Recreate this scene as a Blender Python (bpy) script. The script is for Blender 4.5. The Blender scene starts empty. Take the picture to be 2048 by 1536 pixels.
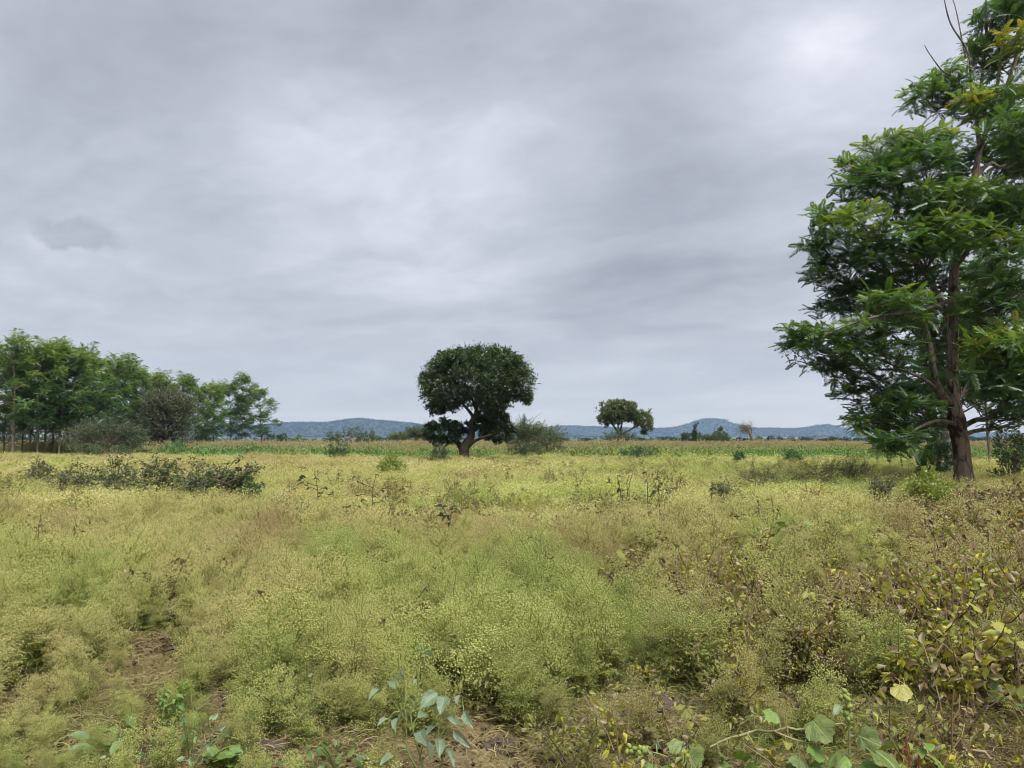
import bpy, math, random
import numpy as np
from mathutils import Vector, Matrix
R = math.radians
rng = np.random.default_rng(7)
random.seed(7)
SC = bpy.context.scene
COL = SC.collection

# ------------------------------------------------------------------ camera
F = 1518.0                       # focal length in pixels of the 2048 px wide photograph
PITCH = math.atan(115 / F)       # eye level lies 115 px under the picture centre
CAM_Z = 1.6
cam_d = bpy.data.cameras.new('camera')
cam_d.sensor_width = 36
cam_d.lens = 36 * F / 2048
cam_d.clip_start = 0.05
cam_d.clip_end = 40000
cam = bpy.data.objects.new('camera', cam_d)
COL.objects.link(cam)
cam.location = (0, 0, CAM_Z)
cam.rotation_euler = (R(90) + PITCH, 0, 0)
SC.camera = cam

def ray(px, py):
    u = (px - 1024) / F
    v = (768 - py) / F
    return np.array([u, math.cos(PITCH) - v * math.sin(PITCH), math.sin(PITCH) + v * math.cos(PITCH)])

def at(px, py, d):
    r = ray(px, py)
    return np.array([0, 0, CAM_Z]) + r * (d / r[1])

def on_ground(px, py, z=0.0):
    r = ray(px, py)
    return np.array([0, 0, CAM_Z]) + r * ((z - CAM_Z) / r[2])

def base(px, d):
    """the ground point at distance d that lies under picture column px"""
    p = at(px, 883, d)
    return np.array([p[0], p[1], float(ground_z(p[0], p[1]))])

# ------------------------------------------------------------------ node helper
class NT:
    def __init__(s, tree):
        s.t = tree; s.n = tree.nodes; s.l = tree.links
    def add(s, typ, ins=None, **kw):
        n = s.n.new(typ)
        for k, v in kw.items():
            setattr(n, k, v)
        for k, v in (ins or {}).items():
            s.put(n.inputs[k], v)
        return n
    def put(s, sock, v):
        if isinstance(v, bpy.types.NodeSocket):
            s.l.new(v, sock)
        elif isinstance(v, bpy.types.Node):
            s.l.new(v.outputs[0], sock)
        elif isinstance(v, (tuple, list)) and len(v) == 3 and sock.type == 'RGBA':
            sock.default_value = (*v, 1)
        else:
            sock.default_value = v
    def math(s, op, a, b=0.0, c=None, clamp=False):
        n = s.n.new('ShaderNodeMath'); n.operation = op; n.use_clamp = clamp
        s.put(n.inputs[0], a); s.put(n.inputs[1], b)
        if c is not None: s.put(n.inputs[2], c)
        return n.outputs[0]
    def vmath(s, op, a, b=(0, 0, 0), out=0):
        n = s.n.new('ShaderNodeVectorMath'); n.operation = op
        s.put(n.inputs[0], a)
        if op == 'SCALE': s.put(n.inputs[3], b)
        else: s.put(n.inputs[1], b)
        return n.outputs[out]
    def mix(s, f, a, b, mode='MIX'):
        n = s.n.new('ShaderNodeMix'); n.data_type = 'RGBA'; n.blend_type = mode
        s.put(n.inputs[0], f); s.put(n.inputs[6], a); s.put(n.inputs[7], b)
        return n.outputs[2]
    def remap(s, v, a, b, c=0.0, d=1.0, smooth=False):
        n = s.n.new('ShaderNodeMapRange')
        if smooth: n.interpolation_type = 'SMOOTHSTEP'
        s.put(n.inputs[0], v); s.put(n.inputs[1], a); s.put(n.inputs[2], b); s.put(n.inputs[3], c); s.put(n.inputs[4], d)
        return n.outputs[0]
    def noise(s, vec, scale, detail=4, rough=0.5, dist=0.0, col=False):
        n = s.n.new('ShaderNodeTexNoise')
        if vec is not None: s.put(n.inputs['Vector'], vec)
        n.inputs['Scale'].default_value = scale; n.inputs['Detail'].default_value = detail
        n.inputs['Roughness'].default_value = rough; n.inputs['Distortion'].default_value = dist
        return n.outputs[1 if col else 0]
    def ramp(s, f, stops):
        n = s.n.new('ShaderNodeValToRGB')
        e = n.color_ramp.elements
        e[0].position = stops[0][0]; e[0].color = (*stops[0][1], 1)
        e[1].position = stops[-1][0]; e[1].color = (*stops[-1][1], 1)
        for p, c in stops[1:-1]:
            k = e.new(p); k.color = (*c, 1)
        s.put(n.inputs[0], f)
        return n.outputs[0]

# ------------------------------------------------------------------ world, sun, exposure
SUN_EL, SUN_AZ = R(62), R(150)         # high, a little behind the camera and to the right
w = bpy.data.worlds.new('World')
SC.world = w
w.use_nodes = True
nt = NT(w.node_tree)
nt.n.clear()
sky = nt.add('ShaderNodeTexSky', sky_type='NISHITA', sun_disc=False)
sky.sun_elevation = SUN_EL; sky.sun_rotation = SUN_AZ
sky.dust_density = 3.0
D = nt.add('ShaderNodeTexCoord').outputs['Generated']
D = nt.vmath('NORMALIZE', D)
sep = nt.add('ShaderNodeSeparateXYZ', {0: D})
zz = nt.math('ADD', nt.math('MAXIMUM', sep.outputs[2], 0.0), 0.16)
plane = nt.add('ShaderNodeCombineXYZ', {0: nt.math('DIVIDE', sep.outputs[0], zz), 1: nt.math('DIVIDE', sep.outputs[1], zz), 2: 0.0}).outputs[0]
warp = nt.vmath('SCALE', nt.vmath('SUBTRACT', nt.noise(plane, 0.9, 4, 0.55, 0.0, True), (0.5, 0.5, 0.5)), 0.55)
pw = nt.vmath('ADD', plane, warp)
n1 = nt.noise(pw, 0.75, 6, 0.52, 0.3)
dg = nt.add('ShaderNodeVectorRotate', {'Vector': pw, 'Angle': R(38)}, rotation_type='Z_AXIS').outputs[0]
n5 = nt.noise(nt.vmath('MULTIPLY', dg, (0.8, 1.45, 1.0)), 1.25, 7, 0.60, 0.25)
n2 = nt.noise(nt.vmath('MULTIPLY', pw, (1.0, 0.75, 1.0)), 2.0, 8, 0.58, 0.2)
n3 = nt.noise(nt.vmath('ADD', pw, (7.3, 2.1, 0)), 0.35, 3, 0.5)
n4 = nt.noise(nt.vmath('ADD', pw, (3.1, 5.7, 0)), 5.5, 8, 0.62, 0.3)
v = nt.math('ADD', nt.math('ADD', nt.math('MULTIPLY', n4, 0.07), nt.math('ADD', nt.math('MULTIPLY', n5, 0.30), nt.math('MULTIPLY', n1, 0.26))), nt.math('ADD', nt.math('MULTIPLY', n2, 0.18), nt.math('MULTIPLY', n3, 0.20)))
# individual cloud masses: direction, tightness, amount
Dw = nt.vmath('NORMALIZE', nt.vmath('ADD', D, nt.vmath('SCALE', nt.vmath('SUBTRACT', nt.noise(plane, 1.3, 5, 0.55, 0.0, True), (0.5, 0.5, 0.5)), 0.16)))
for px, py, sig, amt in ((860, 10, 0.10, -0.085), (330, 150, 0.12, -0.075), (60, 20, 0.10, -0.03), (150, 330, 0.10, -0.03),
                         (560, 110, 0.10, 0.04), (740, 250, 0.10, 0.03), (900, 410, 0.11, 0.035), (600, 490, 0.05, 0.03),
                         (1600, 190, 0.07, 0.075), (1660, 120, 0.09, 0.03), (1500, 90, 0.08, 0.03), (1280, 240, 0.13, -0.055),
                         (1120, 480, 0.14, -0.03), (130, 440, 0.10, 0.03), (1000, 120, 0.09, 0.03), (1960, 330, 0.09, 0.05),
                         (200, 620, 0.10, -0.02), (650, 640, 0.14, -0.025), (1000, 640, 0.10, 0.01)):
    d0 = ray(px, py); d0 = d0 / np.linalg.norm(d0)
    dt = nt.vmath('DOT_PRODUCT', Dw, tuple(d0), out=1)
    g = nt.math('EXPONENT', nt.math('MULTIPLY', nt.math('SUBTRACT', dt, 1.0), 1.0 / sig ** 2))
    v = nt.math('MULTIPLY_ADD', g, amt, v)
# the one small dark puff hanging low on the left
d0 = ray(150, 478); d0 = d0 / np.linalg.norm(d0)
dv = nt.vmath('MULTIPLY', nt.vmath('SUBTRACT', nt.vmath('ADD', D, nt.vmath('SCALE', nt.vmath('SUBTRACT', nt.noise(D, 24, 5, 0.6, 0.0, True), (0.5, 0.5, 0.5)), 0.05)), tuple(d0)), (1.0, 1.0, 1.7))
dv = nt.vmath('MULTIPLY', dv, nt.add('ShaderNodeCombineXYZ', {0: 1.0, 1: 1.0, 2: nt.remap(nt.add('ShaderNodeSeparateXYZ', {0: dv}).outputs[2], -0.01, 0.01, 2.2, 1.0)}).outputs[0])
puff = nt.remap(nt.vmath('LENGTH', dv, out=1), 0.028, 0.052, 1.0, 0.0, True)
v = nt.math('MULTIPLY_ADD', puff, -0.085, v)
cloud = nt.ramp(nt.remap(v, 0.36, 0.64, 0, 1), [(0.0, (0.285, 0.30, 0.355)), (0.3, (0.385, 0.41, 0.475)), (0.55, (0.475, 0.505, 0.58)), (0.8, (0.60, 0.63, 0.71)), (1.0, (0.76, 0.79, 0.87))])
hor = nt.remap(sep.outputs[2], 0.0, 0.22, 1.0, 0.0, True)
cloud = nt.mix(nt.math('MULTIPLY', hor, 0.70), cloud, (0.455, 0.505, 0.615))
below = nt.remap(sep.outputs[2], -0.02, -0.10, 0.0, 1.0, True)
cloud = nt.mix(below, cloud, (0.16, 0.15, 0.11))
skyc = nt.mix(0.04, nt.vmath('SCALE', cloud, 6.5), sky.outputs[0])
bg = nt.add('ShaderNodeBackground', {0: skyc, 1: 0.0425})
out = nt.add('ShaderNodeOutputWorld', {0: bg.outputs[0]})

sun_d = bpy.data.lights.new('sun', 'SUN')
sun_d.energy = 1.5
sun_d.angle = R(45)
sun_d.color = (1.0, 0.975, 0.93)
sun = bpy.data.objects.new('sun', sun_d)
COL.objects.link(sun)
sd = Vector((math.sin(SUN_AZ) * math.cos(SUN_EL), math.cos(SUN_AZ) * math.cos(SUN_EL), math.sin(SUN_EL)))
sun.rotation_euler = (-sd).to_track_quat('-Z', 'Y').to_euler()
sun.location = (0, 0, 60)

SC.view_settings.view_transform = 'Standard'
SC.view_settings.look = 'None'
SC.view_settings.exposure = 2.1
SC.view_settings.gamma = 1.0
SC.view_settings.use_curve_mapping = False
SC.render.engine = 'CYCLES'
cy = SC.cycles
cy.max_bounces = 5; cy.diffuse_bounces = 3; cy.glossy_bounces = 2; cy.transmission_bounces = 4
cy.transparent_max_bounces = 8; cy.volume_bounces = 0
cy.use_denoising = True
cy.denoiser = 'OPENIMAGEDENOISE'
cy.sample_clamp_indirect = 4.0
cy.filter_width = 1.0

# ------------------------------------------------------------------ noise in numpy
def _hash(ix, iy, seed):
    h = (ix.astype(np.int64) * 374761393 + iy.astype(np.int64) * 668265263 + seed * 1274126177) & 0xffffffff
    h = ((h ^ (h >> 13)) * 1274126177) & 0xffffffff
    return ((h ^ (h >> 16)) & 0xffff) / 65535.0

def vnoise(x, y, seed=0):
    x = np.asarray(x, float); y = np.asarray(y, float)
    ix = np.floor(x); iy = np.floor(y)
    fx = x - ix; fy = y - iy
    fx = fx * fx * (3 - 2 * fx); fy = fy * fy * (3 - 2 * fy)
    a = _hash(ix, iy, seed); b = _hash(ix + 1, iy, seed); c = _hash(ix, iy + 1, seed); d = _hash(ix + 1, iy + 1, seed)
    return (a * (1 - fx) + b * fx) * (1 - fy) + (c * (1 - fx) + d * fx) * fy

def fbm(x, y, seed=0, oct=4):
    t = 0; a = 0.5; s = 0
    for i in range(oct):
        t = t + a * vnoise(np.asarray(x) * 2 ** i + 13.7 * i, np.asarray(y) * 2 ** i + 5.1 * i, seed + i); s += a; a *= 0.5
    return t / s

def sstep(a, b, x):
    t = np.clip((np.asarray(x, float) - a) / (b - a), 0, 1)
    return t * t * (3 - 2 * t)

def ground_z(x, y):
    x = np.asarray(x, float); y = np.asarray(y, float)
    r = np.hypot(x, y)
    near = (fbm(x * 0.9, y * 0.9, 3) - 0.5) * 0.16 * (1 - sstep(40, 120, r)) + (fbm(x * 4, y * 4, 9, 3) - 0.5) * 0.07 * (1 - sstep(12, 25, r))
    far = 22 * sstep(300, 4200, y) * sstep(300, 2500, r) + (fbm(x * 0.002, y * 0.002, 5) - 0.5) * 14 * sstep(250, 1500, r)
    return near + far

# ------------------------------------------------------------------ mesh builder
class MB:
    def __init__(s):
        s.v = []; s.f = []; s.c = []; s.t = []; s.n = 0
    def add(s, V, Fa, tint=None):
        """V (n,3); Fa (m,k); tint scalar or (n,)"""
        V = np.asarray(V, float).reshape(-1, 3); Fa = np.asarray(Fa, np.int64)
        s.v.append(V); s.f.append((Fa + s.n).ravel()); s.c.append(np.full(len(Fa), Fa.shape[1], np.int64))
        t = np.zeros(len(V)) if tint is None else np.broadcast_to(np.asarray(tint, float), (len(V),))
        s.t.append(t); s.n += len(V)
        return s
    def mesh(s, name, mat=None, smooth=False):
        me = bpy.data.meshes.new(name)
        V = np.concatenate(s.v); L = np.concatenate(s.f); C = np.concatenate(s.c)
        me.vertices.add(len(V)); me.vertices.foreach_set('co', V.ravel().astype(np.float32))
        me.loops.add(len(L)); me.loops.foreach_set('vertex_index', L.astype(np.int32))
        me.polygons.add(len(C))
        st = np.zeros(len(C), np.int32); st[1:] = np.cumsum(C)[:-1]
        me.polygons.foreach_set('loop_start', st)
        a = me.attributes.new('tint', 'FLOAT', 'POINT')
        a.data.foreach_set('value', np.concatenate(s.t).astype(np.float32))
        me.update(calc_edges=True)
        me.validate()
        if smooth:
            me.polygons.foreach_set('use_smooth', np.ones(len(C), bool))
        if mat: me.materials.append(mat)
        return me
    def obj(s, name, mat, parent=None, smooth=False, **kw):
        return link(name, s.mesh(name, mat, smooth), parent, **kw)

def link(name, me, parent=None, label=None, cat=None, group=None, kind=None):
    o = bpy.data.objects.new(name, me)
    COL.objects.link(o)
    if parent is not None: o.parent = parent
    return tag(o, label, cat, group, kind)

def tag(o, label=None, cat=None, group=None, kind=None):
    if label: o['label'] = label
    if cat: o['category'] = cat
    if group: o['group'] = group
    if kind: o['kind'] = kind
    return o

def thing(name, loc, label, cat, group=None):
    o = link(name, None, None, label, cat, group)
    o.location = tuple(map(float, loc))
    return o

def copy_thing(src, loc, rz=0.0, sc=1.0, label=None, group=None):
    c = src.copy(); COL.objects.link(c)
    c.location = tuple(map(float, loc)); c.rotation_euler = (0, 0, rz)
    c.scale = (sc, sc, sc) if not isinstance(sc, tuple) else sc
    if label: c['label'] = label
    if group: c['group'] = group
    for ch in KIDS.get(src.name, list(src.children)):
        k = ch.copy(); COL.objects.link(k); k.parent = c
        for g in ch.children:
            gg = g.copy(); COL.objects.link(gg); gg.parent = k
    return c
KIDS = {}

def norm(a):
    return a / np.maximum(np.linalg.norm(a, axis=-1, keepdims=True), 1e-9)

def tube(mb, P, rad, sides=6, tint=0.0, bump=0.0, seed=0):
    P = np.asarray(P, float); n = len(P)
    rad = np.broadcast_to(np.asarray(rad, float), (n,))
    T = norm(np.gradient(P, axis=0))
    ref = np.array([0, 0, 1.0]) if abs(T[0][2]) < 0.9 else np.array([1.0, 0, 0])
    a = np.cross(T, ref); a = norm(a); b = np.cross(T, a)
    th = np.arange(sides) / sides * 2 * np.pi
    rr = rad[:, None] * np.ones((1, sides))
    if bump:
        g = np.random.default_rng(seed)
        lob = 1 + bump * np.sin(th * 5 + g.uniform(0, 6))[None] * 0.6 + bump * (g.random((n, sides)) - 0.5) * 1.2 + bump * 0.8 * np.sin(th * 11 + np.arange(n)[:, None] * 0.35)
        rr = rr * lob
    V = P[:, None, :] + rr[..., None] * (np.cos(th)[None, :, None] * a[:, None, :] + np.sin(th)[None, :, None] * b[:, None, :])
    i = np.arange(n - 1)[:, None] * sides; j = np.arange(sides)[None]; j2 = (j + 1) % sides
    Fa = np.stack([i + j, i + j2, i + sides + j2, i + sides + j], -1).reshape(-1, 4)
    mb.add(V.reshape(-1, 3), Fa, tint)

def curve(p0, p1, bend=(0, 0, 0), n=6, jit=0.0, g=rng):
    t = np.linspace(0, 1, n)[:, None]
    P = np.asarray(p0) * (1 - t) + np.asarray(p1) * t + np.asarray(bend) * (4 * t * (1 - t))
    if jit:
        J = g.normal(0, jit, (n, 3)); J[0] = 0; J[-1] = 0
        P = P + J
    return P

def spline(pts, n=24):
    """Catmull-Rom through pts (k,4) -> (n,4); the 4th column is a radius"""
    pts = np.asarray(pts, float); k = len(pts)
    e = np.vstack([2 * pts[0] - pts[1], pts, 2 * pts[-1] - pts[-2]])
    o = []
    for u in np.linspace(0, k - 1 - 1e-6, n):
        i = int(u); t = u - i
        p0, p1, p2, p3 = e[i:i + 4]
        o.append(0.5 * ((2 * p1) + (-p0 + p2) * t + (2 * p0 - 5 * p1 + 4 * p2 - p3) * t * t + (-p0 + 3 * p1 - 3 * p2 + p3) * t ** 3))
    return np.array(o)

def place(mb, TV, TF, P, Dd, S, tint, roll=None, g=rng, ttint=None):
    """copy a template (x along the axis, y sideways, z up) to points P with axes Dd"""
    P = np.asarray(P); n = len(P)
    Dd = norm(np.asarray(Dd))
    side = norm(np.cross(np.array([0, 0, 1.0]), Dd) + 1e-6)
    up = np.cross(Dd, side)
    if roll is not None:
        c = np.cos(roll)[:, None]; s_ = np.sin(roll)[:, None]
        side, up = side * c + up * s_, up * c - side * s_
    S = np.broadcast_to(np.asarray(S, float), (n,))
    V = P[:, None] + S[:, None, None] * (TV[None, :, 0:1] * Dd[:, None] + TV[None, :, 1:2] * side[:, None] + TV[None, :, 2:3] * up[:, None])
    m = len(TV)
    Fa = (TF[None] + (np.arange(n) * m)[:, None, None]).reshape(-1, TF.shape[1])
    tt = np.broadcast_to(np.asarray(tint, float), (n,))[:, None] + (0 if ttint is None else ttint[None])
    mb.add(V.reshape(-1, 3), Fa, (tt + np.zeros((n, m))).ravel())

# ---- leaf templates (unit length)
DIAMOND = (np.array([[0, 0, 0], [0.45, 0.22, 0.05], [1, 0, -0.05], [0.45, -0.22, 0.05]], float), np.array([[0, 1, 2, 3]]))
OVATE = (np.array([[0, 0, 0], [0.3, 0.26, 0.06], [0.72, 0.19, 0.03], [1, 0, -0.08], [0.72, -0.19, 0.03], [0.3, -0.26, 0.06], [0.5, 0, 0]], float),
         np.array([[0, 1, 6, 6], [1, 2, 6, 6], [2, 3, 6, 6], [3, 4, 6, 6], [4, 5, 6, 6], [5, 0, 6, 6]])[:, :3])

def frond(pairs, ll, lw, droop, seed=0, up=0.12):
    g = np.random.default_rng(seed)
    V = []; Fa = []
    def ax(t): return np.array([t * (1 - 0.12 * droop * t), 0, up * t - droop * t * t])
    for i in range(pairs):
        t = 0.14 + 0.84 * i / (pairs - 1)
        p = ax(t)
        for sgn in (-1, 1):
            L = ll * (0.75 + 0.25 * math.sin(math.pi * (i + 1) / (pairs + 1))) * g.uniform(0.85, 1.1)
            a = R(62 - 22 * t + g.uniform(-8, 8))
            d = np.array([math.cos(a), sgn * math.sin(a), -0.25 - 0.25 * droop + g.uniform(-.15, .15)]); d /= np.linalg.norm(d)
            q = np.array([-math.sin(a) * sgn, math.cos(a), 0]) * sgn
            q = np.array([math.sin(a), -sgn * math.cos(a), 0.25])
            k = len(V)
            V += [p, p + d * L * 0.45 + q * lw, p + d * L, p + d * L * 0.45 - q * lw]
            Fa.append([k, k + 1, k + 2, k + 3])
    p = ax(0.97); d = ax(1.0) - ax(0.9); d /= np.linalg.norm(d)
    k = len(V); V += [p, p + d * ll * .5 + [0, lw, 0], p + d * ll, p + d * ll * .5 - [0, lw, 0]]; Fa.append([k, k + 1, k + 2, k + 3])
    for t0, t1 in ((0, .5), (.5, 1)):
        a_, b_ = ax(t0), ax(t1)
        k = len(V); V += [a_ + [0, .008, 0], a_ - [0, .008, 0], b_ - [0, .006, 0], b_ + [0, .006, 0]]; Fa.append([k, k + 1, k + 2, k + 3])
    return np.array(V, float), np.array(Fa)

# ------------------------------------------------------------------ materials
def new_mat(name):
    m = bpy.data.materials.new(name); m.use_nodes = True
    t = NT(m.node_tree); t.n.clear()
    return m, t

def finish(m, t, sh, disp=None):
    o = t.add('ShaderNodeOutputMaterial', {0: sh})
    return m

def foliage(t, col, trans=0.35, gloss=0.06, rough=0.45, tcol=None):
    d = t.add('ShaderNodeBsdfDiffuse', {0: col}).outputs[0]
    tr = t.add('ShaderNodeBsdfTranslucent', {0: tcol if tcol is not None else t.mix(1.0, col, (1.25, 1.15, 0.55), 'MULTIPLY')}).outputs[0]
    s = t.add('ShaderNodeMixShader', {0: trans, 1: d, 2: tr}).outputs[0]
    if gloss:
        gl = t.add('ShaderNodeBsdfGlossy', {0: (0.9, 0.95, 1.0), 'Roughness': rough}).outputs[0]
        s = t.add('ShaderNodeMixShader', {0: gloss, 1: s, 2: gl}).outputs[0]
    return s

def mat_leaf(name, stops, trans=0.35, gloss=0.06, nscale=0.6, namp=0.25, rough=0.45):
    m, t = new_mat(name)
    a = t.add('ShaderNodeAttribute', attribute_name='tint').outputs['Fac']
    pos = t.add('ShaderNodeNewGeometry').outputs['Position']
    f = t.math('ADD', a, t.math('MULTIPLY', t.math('SUBTRACT', t.noise(pos, nscale, 3), 0.5), namp), clamp=True)
    return finish(m, t, foliage(t, t.ramp(f, stops), trans, gloss, rough))

def mat_bark(name, c1, c2, c3, scale=9.0, bump=0.5):
    m, t = new_mat(name)
    co = t.add('ShaderNodeTexCoord').outputs['Object']
    st = t.vmath('MULTIPLY', co, (1, 1, 0.28))
    n = t.noise(st, scale, 5, 0.62)
    patch = t.noise(t.vmath('MULTIPLY', co, (1, 1, 0.5)), scale * 0.42, 4, 0.6, 0.5)
    vo = t.add('ShaderNodeTexVoronoi', {'Vector': t.vmath('ADD', st, t.vmath('SCALE', t.noise(co, 6, 3, 0.5, 0, True), 0.12)), 'Scale': scale * 1.1}, feature='DISTANCE_TO_EDGE').outputs[0]
    crack = t.remap(vo, 0.0, 0.09, 1.0, 0.0)
    c = t.mix(t.remap(n, 0.3, 0.7), c1, c2)
    c = t.mix(t.remap(patch, 0.53, 0.60, 0, 1, True), c, c3)
    c = t.mix(t.math('MULTIPLY', crack, 0.7), c, tuple(x * 0.35 for x in c3))
    h = t.math('SUBTRACT', t.math('MULTIPLY', n, 0.5), t.math('ADD', t.math('MULTIPLY', crack, 0.6), t.math('MULTIPLY', t.remap(patch, 0.53, 0.60, 0, 1, True), 0.5)))
    bp = t.add('ShaderNodeBump', {'Height': h, 'Strength': bump, 'Distance': 0.03}).outputs[0]
    p = t.add('ShaderNodeBsdfPrincipled', {'Base Color': c, 'Roughness': 0.9, 'Normal': bp})
    return finish(m, t, p.outputs[0])

def mat_plain(name, c1, c2, scale=20.0, rough=0.8, tintcol=None):
    m, t = new_mat(name)
    co = t.add('ShaderNodeTexCoord').outputs['Object']
    n = t.noise(co, scale, 4, 0.6)
    c = t.mix(t.remap(n, 0.3, 0.7), c1, c2)
    if tintcol:
        c = t.mix(t.add('ShaderNodeAttribute', attribute_name='tint').outputs['Fac'], c, tintcol)
    p = t.add('ShaderNodeBsdfPrincipled', {'Base Color': c, 'Roughness': rough})
    return finish(m, t, p.outputs[0])

M = {}
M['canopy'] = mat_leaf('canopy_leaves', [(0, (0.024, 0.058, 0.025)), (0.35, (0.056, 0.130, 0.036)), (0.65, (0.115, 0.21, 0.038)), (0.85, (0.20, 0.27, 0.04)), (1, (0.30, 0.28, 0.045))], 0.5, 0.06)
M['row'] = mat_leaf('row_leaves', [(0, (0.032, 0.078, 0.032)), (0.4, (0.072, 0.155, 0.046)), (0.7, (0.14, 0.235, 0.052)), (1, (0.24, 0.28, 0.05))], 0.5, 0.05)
M['dense'] = mat_leaf('dense_leaves', [(0, (0.016, 0.032, 0.016)), (0.5, (0.040, 0.072, 0.028)), (1, (0.10, 0.14, 0.048))], 0.3, 0.05, 1.2)
M['olive'] = mat_leaf('olive_leaves', [(0, (0.042, 0.072, 0.028)), (0.5, (0.085, 0.128, 0.044)), (1, (0.165, 0.195, 0.06))], 0.35, 0.05)
M['thorn'] = mat_leaf('thorn_leaves', [(0, (0.026, 0.050, 0.026)), (0.5, (0.050, 0.092, 0.040)), (1, (0.11, 0.155, 0.062))], 0.35, 0.03)
M['greybush'] = mat_leaf('grey_leaves', [(0, (0.050, 0.064, 0.042)), (0.5, (0.095, 0.110, 0.070)), (1, (0.15, 0.16, 0.10))], 0.3, 0.03)
M['bright'] = mat_leaf('bright_leaves', [(0, (0.05, 0.11, 0.018)), (0.5, (0.13, 0.21, 0.03)), (1, (0.25, 0.30, 0.06))], 0.42, 0.04)
M['green'] = mat_leaf('green_leaves', [(0, (0.03, 0.09, 0.025)), (0.5, (0.065, 0.17, 0.045)), (1, (0.14, 0.25, 0.07))], 0.4, 0.04)
M['darkshrub'] = mat_leaf('dark_shrub_leaves', [(0, (0.034, 0.054, 0.018)), (0.5, (0.068, 0.098, 0.030)), (1, (0.14, 0.155, 0.045))], 0.32, 0.04)
M['bark_big'] = mat_bark('flaking_bark', (0.17, 0.125, 0.095), (0.27, 0.205, 0.165), (0.045, 0.022, 0.017), 5.0, 0.9)
M['bark'] = mat_bark('grey_bark', (0.12, 0.095, 0.075), (0.22, 0.18, 0.15), (0.06, 0.045, 0.035), 8.0)
M['bark_pale'] = mat_bark('pale_bark', (0.30, 0.26, 0.23), (0.42, 0.38, 0.35), (0.16, 0.13, 0.11), 6.0)
M['bark_dark'] = mat_bark('dark_bark', (0.048, 0.037, 0.030), (0.085, 0.065, 0.052), (0.026, 0.020, 0.017), 5.0)
M['twig'] = mat_plain('twig_wood', (0.10, 0.07, 0.045), (0.22, 0.165, 0.11))
M['greenstem'] = mat_plain('green_stem', (0.14, 0.19, 0.06), (0.24, 0.27, 0.10), 12.0)
M['drystem'] = mat_plain('dry_stem', (0.26, 0.19, 0.11), (0.40, 0.31, 0.19), 12.0)
M['vinestem'] = mat_plain('vine_stem', (0.12, 0.12, 0.045), (0.30, 0.27, 0.13), 40.0)
M['redstem'] = mat_plain('red_stem', (0.26, 0.045, 0.05), (0.38, 0.10, 0.09), 12.0)

# ------------------------------------------------------------------ the ground
def mat_ground():
    m, t = new_mat('field_ground')
    pos = t.add('ShaderNodeNewGeometry').outputs['Position']
    r = t.vmath('LENGTH', pos, out=1)
    soil = t.mix(t.remap(t.noise(pos, 5.0, 6, 0.65), 0.35, 0.65), (0.050, 0.034, 0.026), (0.115, 0.082, 0.060))
    straw = t.mix(t.noise(pos, 35.0, 4, 0.7), (0.16, 0.12, 0.06), (0.30, 0.235, 0.125))
    near = t.mix(t.remap(t.noise(pos, 1.6, 5, 0.65), 0.42, 0.62), soil, straw)
    near = t.mix(t.math('MULTIPLY', t.remap(t.noise(t.vmath('ADD', pos, (30, 9, 0)), 2.3, 5, 0.65), 0.5, 0.68), 0.7), near, (0.085, 0.105, 0.028))
    yel = t.mix(t.noise(pos, 0.5, 4, 0.6), (0.19, 0.18, 0.06), (0.30, 0.27, 0.09))
    mid = t.mix(t.remap(r, 14.0, 40.0), near, yel)
    fs = t.vmath('MULTIPLY', pos, (1.0, 0.6, 0.0))
    patches = t.add('ShaderNodeTexVoronoi', {'Vector': t.vmath('ADD', fs, t.vmath('SCALE', t.noise(pos, 0.004, 3, 0.5, 0, True), 120.0)), 'Scale': 0.0045}).outputs['Color']
    pf = t.add('ShaderNodeSeparateColor', {0: patches}).outputs[0]
    far = t.ramp(pf, [(0.0, (0.040, 0.062, 0.026)), (0.45, (0.065, 0.085, 0.035)), (0.62, (0.13, 0.13, 0.055)), (0.80, (0.10, 0.125, 0.045)), (1.0, (0.22, 0.18, 0.10))])
    far = t.mix(t.remap(t.noise(pos, 0.02, 5, 0.7), 0.42, 0.6), far, (0.035, 0.055, 0.024))
    c = t.mix(t.remap(r, 90.0, 220.0), mid, far)
    hgt = t.math('ADD', t.math('MULTIPLY', t.noise(pos, 14.0, 6, 0.7), 0.7), t.math('MULTIPLY', t.noise(pos, 60.0, 3, 0.6), 0.3))
    bp = t.add('ShaderNodeBump', {'Height': hgt, 'Strength': 0.7, 'Distance': 0.05}).outputs[0]
    p = t.add('ShaderNodeBsdfPrincipled', {'Base Color': c, 'Roughness': 0.95, 'Normal': bp, 'Specular IOR Level': 0.15})
    return finish(m, t, p.outputs[0])

def build_ground():
    na = 288
    rr = 0.4 * 1.0365 ** np.arange(275)
    rr = rr[rr < 7000]
    th = np.arange(na) / na * 2 * np.pi
    X = rr[:, None] * np.sin(th); Y = rr[:, None] * np.cos(th)
    V = np.stack([X, Y, ground_z(X, Y)], -1).reshape(-1, 3)
    n = len(rr)
    i = np.arange(n - 1)[:, None] * na; j = np.arange(na)[None]; j2 = (j + 1) % na
    Fa = np.stack([i + j, i + na + j, i + na + j2, i + j2], -1).reshape(-1, 4)
    mb = MB(); mb.add(V, Fa)
    mb.add(np.vstack([[0, 0, ground_z(0, 0)], V[:na]]), np.stack([np.zeros(na, int), np.arange(na) + 1, (np.arange(na) + 1) % na + 1], -1))
    mb.obj('ground', mat_ground(), smooth=True, kind='structure', label='weedy field and plain running out to the hills')
build_ground()

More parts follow.
